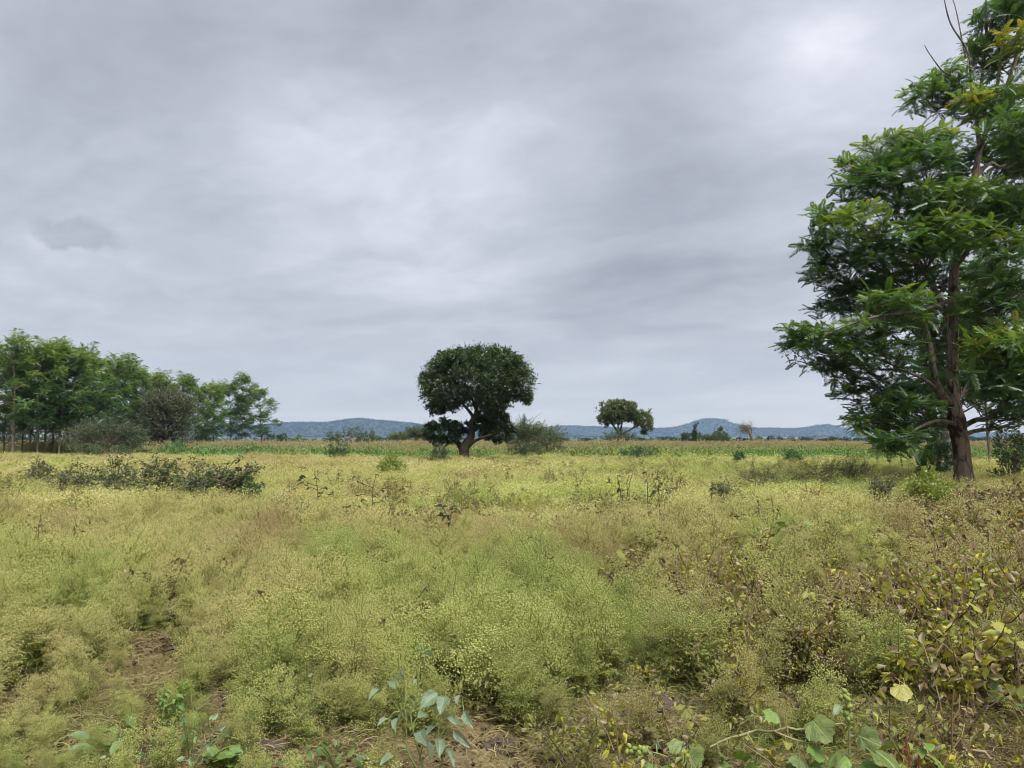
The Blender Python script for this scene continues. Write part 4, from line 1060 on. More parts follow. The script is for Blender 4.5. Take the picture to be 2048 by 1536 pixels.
# ---- withered and small green broad-leaved weeds
ground_bits()
def wither_proto(seed, h, mu, n, leaf):
    g = np.random.default_rng(seed); mb = MB()
    for s in range(4):
        az = s * 1.9 + g.normal(0, .4); r = g.uniform(.05, .32)
        top = np.array([math.cos(az) * r, math.sin(az) * r, h * g.uniform(.6, 1.05)])
        st = curve((g.normal(0, .03), g.normal(0, .03), -.03), top, (top[0] * .15, -top[1] * .2, 0), 6, .012, g)
        tube(mb, st, np.linspace(.006, .0025, 6), 4, g.choice([.22, .42, .5]))
        for k in range(3):
            q = st[int(g.integers(1, 5))]; e = q + np.array([*g.normal(0, .09, 2), g.uniform(.0, .16)])
            tube(mb, curve(q, e, (0, 0, -.02), 4), np.linspace(.004, .002, 4), 3, g.choice([.22, .42]))
            m = n // 12
            tt = g.uniform(.1, 1, m)[:, None]
            pp = q + (e - q) * tt + g.normal(0, .025, (m, 3))
            dd = norm(g.normal(0, 1, (m, 3)) * [1, 1, .6] + [0, 0, -.55])
            place(mb, *CRUMP, pp, dd, leaf * g.uniform(.5, 1.35, m), np.clip(g.choice(mu, m) + g.normal(0, .05, m), 0, 1), g.uniform(-2, 2, m), g)
    return mb.mesh('wither%d' % seed, M['wither'])
wth = [wither_proto(400, .5, [.05, .15, .25, .4], 144, .047), wither_proto(401, .55, [.1, .3, .45, .6], 156, .044), wither_proto(402, .45, [.2, .45, .6, .7, .8], 156, .047), wither_proto(403, .5, [.45, .62, .75, .8, .9], 156, .050), wither_proto(404, .4, [.55, .62, .7, .75], 168, .043), wither_proto(405, .45, [.3, .7, .85, .93], 144, .052)]
M['lowgreen'] = mat_leaf('low_green_leaves', [(0, (0.03, 0.065, 0.018)), (0.5, (0.085, 0.15, 0.035)), (1, (0.19, 0.26, 0.07))], .38, .04, 1.5, .4)
def low_proto(seed, n, leaf, h):
    g = np.random.default_rng(seed); mb = MB()
    a = g.uniform(0, 6.28, n); r = np.sqrt(g.random(n)) * .17
    p = np.stack([np.cos(a) * r, np.sin(a) * r, h * g.random(n) ** .7], -1)
    d = np.stack([np.cos(a), np.sin(a), g.normal(.1, .4, n)], -1)
    place(mb, *OVATE, p, d, leaf * g.uniform(.5, 1.3, n), g.uniform(.1, .9, n), g.normal(0, .5, n), g)
    for i in range(0, n, 3):
        ribbon(mb, np.array([[0, 0, 0], p[i] * .6 + [0, 0, .01], p[i]]), .004, .5, g)
    return mb.mesh('low%d' % seed, M['lowgreen'])
lowp = [low_proto(420, 42, .045, .14), low_proto(421, 55, .035, .22), low_proto(422, 30, .06, .12)]
def broad():
    g = np.random.default_rng(53)
    x, y = wedge(3.3, 15, 28, g, pad=1.5)
    wz = withered_zone(x, y)
    op = blobs(x, y, OPEN, .05)
    px, py = proj(x, y, .25)
    mid = blobs(x, y, [(1400, 1130, 260, 130, .5), (880, 1250, 60, 60, .45), (1300, 1150, 90, 60, .4), (300, 1250, 120, 50, .35), (780, 1200, 120, 60, .25), (620, 1080, 150, 40, .2), (120, 1090, 120, 40, .25)])
    prob = np.clip((.95 * wz + mid) * (.35 + 1.3 * (fbm(x, y, 71) - .2)), 0, 1) * np.clip(1 - op, 0, 1)
    k = g.random(len(x)) < prob
    x, y, wz, px, py = x[k], y[k], wz[k], px[k], py[k]
    yel = np.clip(blobs(x, y, [(1930, 1240, 160, 110, 1.0), (1750, 1200, 120, 60, .5), (1800, 1300, 120, 50, .4), (1650, 1080, 200, 50, .3)]) + g.normal(0, .25, len(x)), 0, 1)
    brn = np.clip(blobs(x, y, [(1990, 1040, 110, 70, 1.0), (1860, 1080, 130, 60, .7), (1700, 1330, 120, 60, .8), (1300, 1140, 70, 60, .8), (1900, 1350, 90, 60, .7), (880, 1250, 60, 60, .8), (1560, 1230, 120, 50, .5)]) + g.normal(0, .25, len(x)), 0, 1)
    idx = np.where(brn > .55, g.choice([0, 1, 1, 2, 2], len(x)), np.where(yel > .5, g.choice([3, 5, 3, 5, 2], len(x)), g.choice([1, 2, 2, 3, 3, 4], len(x))))
    S = g.uniform(.6, 1.25, len(x)) * (.75 + .25 * sstep(3.8, 6, y)) * (1 + .40 * sstep(1650, 2048, px))
    x2, y2 = wedge(6.8, 46, 4.0, g, pad=1.5)
    k = g.random(len(x2)) < np.clip(.16 + 2.0 * (fbm(x2 * .9 + 7, y2 * .9, 75) - .56) + blobs(x2, y2, [(950, 1025, 220, 30, .5), (1300, 1050, 160, 60, .5), (1580, 950, 280, 26, .7), (740, 985, 60, 20, .5), (1150, 990, 120, 16, .4), (640, 1060, 120, 25, .3)]), 0, .8)
    x2, y2 = x2[k], y2[k]
    scatter('tall_green_weed', 'taller dark green leafy weeds dotted through the pale ones', [wither_proto(430, .58, [.55, .58, .62, .66], 96, .045), wither_proto(431, .66, [.56, .6, .72, .3], 96, .05), wither_proto(432, .5, [.15, .3, .45, .42], 84, .04)], x2, y2, g.uniform(.7, 1.45, len(x2)), g, tilt=.15)
    x2, y2 = wedge(4.0, 16, 12, g, pad=1.5)
    k = g.random(len(x2)) < np.clip(.12 + 2.2 * (fbm(x2 * .8 + 17, y2 * .8, 78) - .55) + blobs(x2, y2, LUSH) * .5, 0, .9) * (1 - .6 * withered_zone(x2, y2))
    x2, y2 = x2[k], y2[k]
    tall = [litter_proto(330 + i, 46, .42, (.95, 1.5)) for i in range(3)]
    scatter('tall_grass', 'upright bright green grass tufts standing in the weeds', tall, x2, y2, g.uniform(.5, 1.1, len(x2)), g, tilt=.1, dry=np.clip(g.normal(.2, .25, len(x2)), 0, 1), hue=g.random(len(x2)) * .6)
    scatter('withered_weed', 'tangle of withered brown and yellowing broad-leaved weeds', wth, x, y, S, g, idx=idx, tilt=.18)
    x, y = wedge(3.2, 22, 9, g, pad=1.5)
    prob = np.clip(.16 + 2.4 * (fbm(x * .7 + 3, y * .7, 73) - .54) + blobs(x, y, [(500, 1490, 120, 40, .7), (1560, 1500, 220, 50, .8), (760, 1500, 60, 40, .5), (200, 1510, 150, 40, .4), (1450, 1270, 160, 70, .5), (950, 1360, 140, 50, .6), (1850, 1300, 80, 50, .5)], 0), 0, 1)
    k = g.random(len(x)) < prob
    x, y = x[k], y[k]
    scatter('leafy_weed', 'low green broad-leaved weeds among the grass', lowp, x, y, g.uniform(.6, 1.5, len(x)), g, tilt=.1)
broad()

# ---- green strip and the ripening sorghum behind the weeds
M['strip'] = mat_weed('green_strip', (0.065, 0.16, 0.045), (0.22, 0.21, 0.07), (0.12, 0.25, 0.07), (0.19, 0.28, 0.08), (0.33, 0.26, 0.12))
M['crop'] = mat_weed('sorghum', (0.22, 0.28, 0.09), (0.39, 0.36, 0.18), (0.46, 0.42, 0.23), (0.38, 0.31, 0.17), (0.47, 0.42, 0.26), .40)
def strip_proto(seed):
    g = np.random.default_rng(seed); mb = MB()
    n = 150
    p = g.normal(0, 1, (n, 3)) * [.35, .35, .16] + [0, 0, .36]; p[:, 2] = np.abs(p[:, 2])
    place(mb, *DIAMOND, p, norm(g.normal(0, 1, (n, 3)) + [0, 0, .8]), .16 * g.uniform(.6, 1.4, n), g.choice([.1, .3, .45, .7, .9], n), g.uniform(-1, 1, n), g)
    return mb.mesh('strip%d' % seed, M['strip'])
def crop_proto(seed):
    g = np.random.default_rng(seed); mb = MB()
    for i in range(9):
        p = np.array([*g.normal(0, .42, 2), 0]); h = g.uniform(1.05, 1.45)
        e = p + [*g.normal(0, .08, 2), h]
        ribbon(mb, curve(p, e, g.normal(0, .03, 3), 4), .02, .3, g)
        for k in range(6):
            q = p + (e - p) * g.uniform(.2, .85); a = g.uniform(0, 6.28); L = g.uniform(.3, .55)
            t = np.linspace(0, 1, 4)[:, None]
            P = q + np.array([math.cos(a), math.sin(a), .9]) * L * t * .8 - np.array([0, 0, 1]) * L * 1.1 * t * t
            ribbon(mb, P, np.array([.03, .05, .04, .006]), g.uniform(.05, .5), g)
        hd = e + g.normal(0, 1, (10, 3)) * [.025, .025, .07]
        place(mb, *HEAD, hd, norm(g.normal(0, 1, (10, 3))), .065, g.uniform(.6, 1, 10), None, g)
    return mb.mesh('crop%d' % seed, M['crop'])
def far_field():
    g = np.random.default_rng(54)
    x, y = wedge(44, 68, 2.6, g, side=.78)
    edge = 58 + 8 * (fbm(x * .05, 0 * x, 18) - .5) - np.clip((x + 8) * .25, 0, 9) + np.clip((-x - 18) * .25, 0, 5)
    band = np.exp(-((y - edge - 1.5) / np.where(x > 6, 7.0, 4.0)) ** 2) * (.35 + 1.4 * (fbm(x * .12, y * .2, 81) - .3)) * sstep(-34, -26, x) + .0
    k = g.random(len(x)) < band * 1.4
    x, y = x[k], y[k]
    scatter('green_strip', 'strip of lush green weeds along the edge of the sorghum', [strip_proto(600 + i) for i in range(3)], x, y, g.uniform(.5, 1.5, len(x)) * (.55 + .9 * fbm(x * .15, y * .15, 88)), g, dry=np.clip(1.6 * (fbm(x * .1, y * .1, 83) - .48) + g.normal(0, .15, len(x)), 0, 1), hue=np.clip(fbm(x * .08, y * .3, 84) + g.normal(0, .2, len(x)), 0, 1))
    x, y = wedge(60, 170, 1.0, g, side=.78)
    edge = 63 + 6 * (fbm(x * .05, 0 * x, 18) - .5) + np.clip((-x - 18) * .25, 0, 4)
    k = (y > edge) & (g.random(len(x)) < np.interp(y, [60, 90, 170], [1, .8, .5]))
    k2 = ((x > -1.6) | (y > 60)) & k
    x, y = x[k2], y[k2]
    scatter('sorghum_crop', 'ripening sorghum crop with brown heads behind the weeds', [crop_proto(620 + i) for i in range(4)], x, y, g.uniform(.66, 1.06, len(x)) * (.82 + .45 * fbm(x * .11, y * .11, 87)), g, tilt=.06, dry=np.clip(.20 + 1.8 * (fbm(x * .06, y * .06, 86) - .5) + g.normal(0, .2, len(x)), 0, 1), hue=g.random(len(x)))
far_field()

# ---- the plain and the wood on the hills
M['farwood'] = mat_leaf('far_wood', [(0, (0.018, 0.032, 0.016)), (0.6, (0.034, 0.050, 0.023)), (1, (0.06, 0.075, 0.035))], .25, 0, .002, .5)
def clump_proto(seed, flat=.7):
    g = np.random.default_rng(seed); mb = MB()
    n = 90
    u = shell(n, g, .2, .55)
    p = u * [1, 1, flat] + [0, 0, flat * .85]
    place(mb, *OVATE, p, norm(u + g.normal(0, .6, (n, 3))), .55 * g.uniform(.6, 1.3, n), g.uniform(.1, .9, n), g.uniform(-1, 1, n), g)
    return mb.mesh('clump%d' % seed, M['farwood'])
def far_wood():
    g = np.random.default_rng(55)
    cp = [clump_proto(700 + i, f) for i, f in enumerate((.6, .8, 1.0))]
    y = np.exp(g.uniform(math.log(230), math.log(4200), 9000)); x = g.uniform(-.8, .8, len(y)) * y
    k = g.random(len(x)) < np.clip(3.2 * (fbm(x * .006, y * .003, 91) - .42) + .10, .03, 1) * np.interp(y, [230, 700, 4200], [.12, .5, 1])
    x, y = x[k], y[k]
    scatter('far_bushland', 'scattered bushes and trees dotting the far plain', cp, x, y, g.uniform(1.2, 3.2, len(x)) * np.interp(y, [200, 3000], [.8, 1.5]), g, tilt=.05)
    P = np.concatenate([h[:22].reshape(-1, 3) for h in HILLS.values()])
    i = g.integers(0, len(P), 14000)
    P = P[i] + g.normal(0, 1, (len(i), 3)) * [16, 16, 0]
    C = np.concatenate([h[19:22].reshape(-1, 3) for h in HILLS.values()])
    C = C[g.integers(0, len(C), 1400)] + g.normal(0, 1, (1400, 3)) * [9, 4, 0]
    P = np.vstack([P, C])
    scatter('hill_wood', 'woodland covering the slopes and crests of the hills', cp, P[:, 0], P[:, 1], g.uniform(3.0, 6.5, len(P)), g, tilt=.05, z=P[:, 2] - 1.5)
far_wood()

def far_house(px, py, d, label):
    p = at(px, py, d); T = thing('far_house', p, label, 'house', 'pale houses on the hill slope')
    wl = MB(); V = np.array([[x, y, z] for x in (-7, 7) for y in (-4, 4) for z in (-6, 4.2)], float)
    wl.add(V, [[0, 1, 3, 2], [4, 6, 7, 5], [0, 4, 5, 1], [2, 3, 7, 6]]); wl.obj('wall', M['pale'], T)
    rf = MB(); rf.add([[-7.6, -4.6, 4], [7.6, -4.6, 4], [7.6, 0, 6.6], [-7.6, 0, 6.6], [-7.6, 4.6, 4], [7.6, 4.6, 4]], [[0, 1, 2, 3], [3, 2, 5, 4]]); rf.obj('roof', M['tin'], T)
M['pale'] = mat_plain('pale_wall', (.62, .58, .52), (.74, .70, .64), 2.0)
M['tin'] = mat_plain('tin_roof', (.55, .56, .58), (.7, .7, .72), 2.0, .45)
for px, py, d, lab in ((1556, 866, 4720, 'pale house on the slope below the saddle of the two-humped hill'), (1563, 866, 4740, 'second pale house just beside the one below the saddle'), (1650, 873, 4560, 'single pale house at the foot of the right hump')):
    far_house(px, py, d, lab)

# ------------------------------------------------------------------ single plants one can pick out
def mat_blade(name, c1, c2, vein, spots=None, trans=.35, gloss=.05):
    """big leaf: colour differs from leaf to leaf, pale veins run out from the stalk"""
    m, t = new_mat(name)
    co = t.add('ShaderNodeTexCoord').outputs['Object']
    rnd = t.add('ShaderNodeObjectInfo').outputs['Random']
    sp = t.add('ShaderNodeSeparateXYZ', {0: co})
    ay = t.math('ABSOLUTE', sp.outputs[1])
    mid = t.remap(ay, 0.012, 0.030, 1.0, 0.0)
    sv = t.math('SINE', t.math('MULTIPLY', t.math('SUBTRACT', sp.outputs[0], t.math('MULTIPLY', ay, 0.9)), 38.0))
    side = t.remap(sv, 0.86, 1.0, 0.0, 0.7)
    off = t.vmath('ADD', co, t.add('ShaderNodeCombineXYZ', {0: t.math('MULTIPLY', rnd, 50.0)}).outputs[0])
    n = t.noise(off, 3.0, 4, .6)
    c = t.mix(t.math('ADD', t.math('MULTIPLY', rnd, .7), t.remap(n, .3, .7, -.15, .45), clamp=True), c1, c2)
    if spots: c = t.mix(t.remap(t.noise(off, 7.0, 3, .6), .60, .70), c, spots)
    c = t.mix(t.math('MULTIPLY', t.math('MAXIMUM', mid, side), .55), c, vein)
    bp = t.add('ShaderNodeBump', {'Height': t.math('ADD', t.math('MULTIPLY', t.math('MAXIMUM', mid, side), -.6), n), 'Strength': .5, 'Distance': .02}).outputs[0]
    d = t.add('ShaderNodeBsdfDiffuse', {0: c, 'Normal': bp}).outputs[0]
    tr = t.add('ShaderNodeBsdfTranslucent', {0: t.mix(1.0, c, (1.25, 1.15, .6), 'MULTIPLY')}).outputs[0]
    s = t.add('ShaderNodeMixShader', {0: trans, 1: d, 2: tr}).outputs[0]
    gl = t.add('ShaderNodeBsdfGlossy', {0: (.9, .95, 1), 'Roughness': .45, 'Normal': bp}).outputs[0]
    return finish(m, t, t.add('ShaderNodeMixShader', {0: gloss, 1: s, 2: gl}).outputs[0])

M['b_grey'] = mat_blade('grey_green_blade', (.13, .20, .105), (.24, .32, .19), (.40, .46, .30), (.18, .18, .08))
M['b_green'] = mat_blade('cocklebur_blade', (.11, .165, .035), (.21, .27, .06), (.33, .38, .16), (.05, .06, .02))
M['b_lime'] = mat_blade('lime_blade', (.10, .20, .03), (.20, .30, .05), (.28, .36, .10), (.16, .15, .04))
M['b_yellow'] = mat_blade('yellowing_blade', (.18, .22, .03), (.38, .35, .04), (.44, .41, .12), (.26, .19, .06))
M['b_dark'] = mat_blade('dark_blade', (.035, .055, .014), (.085, .105, .028), (.12, .14, .05))
M['b_bur'] = mat_plain('bur', (.14, .19, .04), (.26, .31, .07), 30.0)

def blade_mesh(kind, mat, seed=0):
    """unit-long leaf, stalk at the origin, tip along +x"""
    g = np.random.default_rng(seed); mb = MB()
    if kind == 'lobed':
        n = 26
        th = np.linspace(-2.75, 2.75, n)
        r = .55 * (.62 + .38 * np.cos(th / 2)) * (1 + .07 * np.cos(5 * th)) * (1 + .05 * np.cos(17 * th)) + .035 * g.normal(0, 1, n)
        ring = np.stack([.30 + r * np.cos(th) * 1.1, r * np.sin(th) * 1.05], -1)
        ring[0] = ring[-1] = ring[0] * .3
        V = [[.0, 0, 0]]
        for f in (.5, 1.0):
            for q, tt in zip(ring, th):
                xx, yy = q * f
                V.append([xx, yy, -.28 * xx * xx + .10 * abs(yy) - .35 * yy * yy + .035 * f * math.sin(tt * 5 + seed)])
        Fa = []
        for i in range(n - 1):
            mb_i = 1 + i
            Fa.append([0, mb_i, mb_i + 1, mb_i + 1])
        mb.add(V, np.array(Fa)[:, :3])
        i = np.arange(n - 1) + 1
        mb.f.append(np.stack([i, i + n, i + n + 1, i + 1], -1).ravel()); mb.c.append(np.full(n - 1, 4))
    else:
        wid = {'ovate': .31, 'narrow': .17, 'heart': .38}[kind]
        rows = 9; cols = np.array([-1, -.55, 0, .55, 1])
        t = np.linspace(0, 1, rows)
        w_ = np.sin(np.pi * np.clip(t, 0, 1) ** (.72 if kind != 'heart' else .55)) ** .8
        w_[0] = .04; w_[-1] = .01
        w_ = w_ * (1 + .06 * g.normal(0, 1, rows))
        V = np.stack([np.broadcast_to(t[:, None], (rows, 5)), wid * w_[:, None] * cols[None], .16 * wid / .27 * np.abs(cols)[None] * w_[:, None] - (.16 + .18 * g.random()) * t[:, None] ** 2 + .03 * np.sin(9 * t[:, None] + 3 * cols[None] + seed)], -1).reshape(-1, 3)
        i = np.arange(rows - 1)[:, None] * 5; j = np.arange(4)[None]
        mb.add(V, np.stack([i + j, i + j + 1, i + j + 6, i + j + 5], -1).reshape(-1, 4))
    return mb.mesh('blade_' + kind, mat, True)
BL = {}
for k_, kind, mt in (('grey', 'ovate', 'b_grey'), ('greyn', 'narrow', 'b_grey'), ('greyh', 'heart', 'b_grey'), ('cock', 'lobed', 'b_green'), ('cocklime', 'lobed', 'b_lime'), ('lime', 'ovate', 'b_lime'), ('limeh', 'heart', 'b_lime'), ('yel', 'lobed', 'b_yellow'), ('yelo', 'heart', 'b_yellow'), ('dark', 'ovate', 'b_dark'), ('darkn', 'narrow', 'b_dark')):
    BL[k_] = [blade_mesh(kind, M[mt], s) for s in range(5)]

def leaf_obj(T, key, p, d, size, roll, g, name='leaf'):
    o = link(name, BL[key][int(g.integers(0, 5))], T)
    d = Vector(d).normalized(); up = Vector((0, 0, 1))
    side = up.cross(d)
    if side.length < 1e-3: side = Vector((1, 0, 0))
    side.normalize(); u = d.cross(side)
    m = Matrix((d, side, u)).transposed()
    m = m @ Matrix.Rotation(roll, 3, 'X')
    o.rotation_euler = m.to_euler(); o.location = Vector(p); o.scale = (size, size * g.uniform(.85, 1.1), size)
    return o

def herb(name, bpx, d, label, cat, stems, leaves, seed=0, stem='greenstem', group=None, flat=.15, sink=0.03):
    """stems: lists of (px, py, depth offset, radius m); leaves: (px, py, size px, key[, droop]) seen centres"""
    g = np.random.default_rng(900 + seed); S = d / F
    b = base(bpx, d); T = thing(name, b, label, cat, group)
    tot = []
    for L in stems:
        p = np.array([[*(at(x, y, d + o) - b), r] for x, y, o, r in L])
        if L[0][1] > 1e5: pass
        q = spline(p, 5 * len(L)); mb = MB(); q[1:-1, :3] += g.normal(0, .0008, (len(q) - 2, 3)); tube(mb, q[:, :3], q[:, 3] * .65, 7, bump=.12); mb.obj('stem', M[stem], T, smooth=True)
        tot.append(q[:, :3])
    A = np.concatenate(tot)
    for e in leaves:
        px, py, sz, key = e[:4]; droop = (e[4] if len(e) > 4 else .25) * .45
        c0 = at(px, py, d) - b
        dist = np.hypot(A[:, 0] - c0[0], (A[:, 2] - c0[2]) * .8)
        ai = int(np.argmin(dist + np.abs(A[:, 2] - c0[2] + .04) * .3)); a = A[ai]
        dx = c0[0] - a[0]
        L = sz * S * (.8 if key[:3] == 'yel' else .9)
        v_ = np.array([dx, g.choice([-1, -1, 1]) * (abs(dx) * .5 + L * g.uniform(.2, .7)), 0.0]); 
        dr = norm(v_); dr[2] = -droop + g.normal(0, .1); dr = norm(dr)
        c = np.array([c0[0], a[1] + dr[1] * L * .9, c0[2]])
        p0 = c - dr * L * .5
        leaf_obj(T, key, p0, dr, L * 1.08, g.normal(0, .55), g)
        pet = MB(); tube(pet, curve(a, p0, (0, 0, .012), 4), np.linspace(.003, .0018, 4) * (1 if d < 8 else 1.6), 4); pet.obj('leaf_stalk', M[stem], T)
    return T

# grey-green velvety herb in the middle of the foreground
herb('grey_green_herb', 850, 3.62, 'tall grey-green velvety herb with broad leaves beside bare soil', 'plant',
     [[(842, 1552, 0, .007), (815, 1500, 0, .006), (812, 1440, 0, .005), (810, 1390, 0, .004), (806, 1338, 0, .003)], [(852, 1552, 0, .007), (822, 1440, .03, .005), (833, 1395, .04, .0045), (838, 1330, .05, .0035), (844, 1300, .05, .002)],
      [(868, 1552, -.04, .007), (886, 1515, -.05, .006), (876, 1470, -.05, .005), (882, 1430, -.05, .004), (890, 1402, -.05, .003)], [(812, 1440, 0, .004), (785, 1400, -.02, .003), (775, 1372, -.02, .002)], [(882, 1430, -.05, .003), (905, 1418, -.06, .003), (925, 1412, -.06, .002)]],
     [(849, 1318, 34, 'greyh', .5), (806, 1338, 34, 'grey', .3), (757, 1376, 38, 'greyh', .15), (790, 1360, 28, 'grey', .35), (800, 1428, 44, 'greyh', .3), (878, 1424, 38, 'greyh', .5), (938, 1411, 56, 'greyn', .12), (864, 1382, 44, 'grey', .55), (890, 1386, 40, 'grey', .5), (846, 1466, 40, 'grey', .6), (884, 1470, 36, 'grey', .8), (925, 1458, 50, 'greyn', .9), (918, 1450, 40, 'grey', .6), (778, 1511, 34, 'greyh', .3), (842, 1443, 32, 'grey', .1), (908, 1419, 28, 'grey', .1), (826, 1411, 24, 'grey', -.3), (844, 1296, 16, 'lime', -.2), (856, 1300, 18, 'lime', .2), (828, 1302, 18, 'lime', 0), (831, 1364, 18, 'greyh', .4), (890, 1405, 18, 'grey', -.3), (897, 1398, 16, 'grey', -.3), (769, 1436, 26, 'grey', .3), (905, 1490, 40, 'greyn', 1.0), (860, 1490, 34, 'grey', .5), (920, 1380, 26, 'grey', .2), (820, 1400, 22, 'grey', .2), (870, 1400, 24, 'grey', -.1), (806, 1508, 22, 'grey', .2), (866, 1445, 26, 'grey', .2)], 1)

# bright green leafy herb
def leafy_herb(px, py, d, w, h, n, key, label, seed, size=.05, stem='greenstem'):
    g = np.random.default_rng(950 + seed)
    b = base(px, d); T = thing('leafy_herb', b, label, 'plant')
    for i in range(7):
        a = i * .9 + g.normal(0, .2); r = g.uniform(.2, .95)
        e = np.array([math.cos(a) * w * r, math.sin(a) * w * r, h * g.uniform(.75, 1.1)])
        q = curve((0, 0, -.03), e, (e[0] * .1, e[1] * .1, -.02), 8)
        mb = MB(); tube(mb, q, np.linspace(.004, .0015, 8), 5); mb.obj('stem', M[stem], T, smooth=True)
        for k in range(n // 7):
            t = 2 + (k % 6); p = q[min(t, 7)] + g.normal(0, .006, 3)
            az = g.uniform(0, 6.28); dr = np.array([math.cos(az), math.sin(az), g.uniform(-.6, .35)])
            leaf_obj(T, key, p, dr, size * g.uniform(.7, 1.25), g.normal(0, .4), g)
        if seed == 0:
            mb = MB(); tube(mb, np.array([e, e + [0, 0, .02], e + [.003, 0, .045]]), [.004, .006, .001], 5, bump=.3); mb.obj('flower_spike', M['b_bur'], T)
leafy_herb(368, 1400, 4.45, .15, .22, 84, 'lime', 'bright green leafy herb on the bare patch of dry grass', 0)
leafy_herb(800, 1250, 6.2, .22, .32, 56, 'lime', 'green leafy herb amid yellowish weeds behind the grey-green herb', 1, .06)
leafy_herb(470, 1500, 3.75, .16, .09, 42, 'cocklime', 'low pale green creeping herb on dark soil', 2, .06)

# cockleburs in the near corner
def burs(T, p0, p1, n, g, r=.010):
    for i in range(n):
        t = i / (n - 1); c = p0 + (p1 - p0) * t + g.normal(0, .010, 3)
        k = 8; th = np.arange(k) / k * 6.283
        zz_ = np.linspace(-1, 1, 6); rad = np.sqrt(np.maximum(1 - zz_ ** 2, 0)) * .62
        ax = norm(g.normal(0, .5, 3) + np.array([0, 0, .8])); s1 = norm(np.cross(ax, [1, .2, 0])); s2 = np.cross(ax, s1)
        V = c + r * 1.5 * (zz_[:, None, None] * ax + rad[:, None, None] * (1 + .35 * ((np.arange(k) + np.arange(6)[:, None]) % 2))[..., None] * (np.cos(th)[None, :, None] * s1 + np.sin(th)[None, :, None] * s2))
        ii = np.arange(5)[:, None] * k; j = np.arange(k)[None]; j2 = (j + 1) % k
        mb = MB(); mb.add(V.reshape(-1, 3), np.stack([ii + j, ii + j2, ii + k + j2, ii + k + j], -1).reshape(-1, 4)); mb.obj('bur', M['b_bur'], T)
gb = np.random.default_rng(61)
T = herb('cocklebur', 1700, 3.42, 'upright cocklebur with a knobbly spike of green burs', 'plant',
         [[(1702, 1580, 0, .008), (1699, 1500, 0, .007), (1697, 1445, 0, .006), (1690, 1385, 0, .003)]],
         [(1757, 1500, 70, 'cock', .75), (1724, 1468, 44, 'cock', .4), (1668, 1411, 30, 'grey', .1), (1716, 1427, 24, 'cock', .1), (1655, 1502, 46, 'cock', .5), (1676, 1514, 40, 'cocklime', .6), (1730, 1530, 40, 'cocklime', .5), (1640, 1540, 46, 'cock', .4), (1745, 1560, 46, 'cock', .4), (1690, 1550, 36, 'cocklime', .5)], 2)
bt = np.array(T.location)
burs(T, at(1697, 1442, 3.42) - bt, at(1689, 1386, 3.42) - bt, 26, gb)
T = herb('cocklebur', 1330, 3.6, 'toppled cocklebur with its bur spike lying sideways', 'plant',
         [[(1345, 1545, 0, .007), (1338, 1520, 0, .006), (1318, 1508, 0, .005), (1290, 1502, 0, .004), (1262, 1500, 0, .003)], [(1345, 1545, 0, .006), (1365, 1510, .03, .004), (1380, 1490, .04, .003)]],
         [(1316, 1500, 40, 'grey', .5), (1374, 1502, 56, 'cock', .7), (1350, 1490, 34, 'cock', .5), (1330, 1525, 34, 'cocklime', .3), (1395, 1525, 40, 'cock', .5), (1300, 1525, 26, 'cocklime', .3)], 3)
bt = np.array(T.location)
burs(T, at(1300, 1503, 3.6) - bt, at(1258, 1500, 3.6) - bt, 20, gb)
herb('fallen_cocklebur', 1425, 3.6, 'fallen thick-stemmed cocklebur sprawling over dry grass', 'plant',
     [[(1420, 1494, 0, .008), (1455, 1478, 0, .008), (1490, 1468, 0, .009), (1512, 1461, .03, .009), (1545, 1463, .02, .008), (1575, 1456, 0, .008), (1601, 1459, 0, .007), (1650, 1450, 0, .008), (1688, 1447, 0, .005)], [(1545, 1461, 0, .007), (1580, 1476, -.05, .006), (1630, 1490, -.08, .004)], [(1545, 1461, 0, .006), (1548, 1440, 0, .005), (1552, 1424, 0, .003)], [(1494, 1466, 0, .006), (1508, 1490, -.05, .005), (1515, 1505, -.06, .004)]],
     [(1618, 1436, 62, 'cock', .15), (1535, 1423, 34, 'cocklime', .2), (1560, 1440, 30, 'cock', .3), (1466, 1490, 30, 'yelo', .3), (1580, 1500, 40, 'cock', .4), (1600, 1510, 40, 'cocklime', .4), (1560, 1520, 44, 'cock', .4), (1500, 1530, 40, 'cocklime', .4), (1620, 1530, 40, 'yel', .4), (1510, 1440, 26, 'cock', .2), (1450, 1525, 36, 'cock', .4), (1540, 1500, 30, 'yelo', .5), (1590, 1545, 50, 'cock', .4), (1640, 1470, 26, 'yelo', .4), (1520, 1480, 34, 'cock', .3), (1560, 1475, 30, 'yelo', .3), (1480, 1505, 34, 'cocklime', .4), (1610, 1480, 36, 'cocklime', .4), (1655, 1530, 36, 'yelo', .4), (1530, 1535, 34, 'yelo', .4), (1440, 1500, 28, 'cock', .4)], 4, stem='vinestem')
herb('red_stemmed_herb', 1825, 3.5, 'small herb with bright red stems and lime leaves', 'plant',
     [[(1822, 1570, 0, .007), (1818, 1520, 0, .006), (1814, 1490, 0, .005), (1812, 1466, 0, .003)], [(1836, 1570, 0, .006), (1838, 1520, 0, .005), (1840, 1500, 0, .003)]],
     [(1838, 1480, 36, 'limeh', .1), (1828, 1493, 34, 'lime', .1), (1796, 1504, 38, 'limeh', .5), (1866, 1512, 40, 'cocklime', .5), (1880, 1530, 36, 'cocklime', .4), (1800, 1535, 30, 'limeh', .4), (1850, 1545, 36, 'cocklime', .4)], 5, stem='redstem')
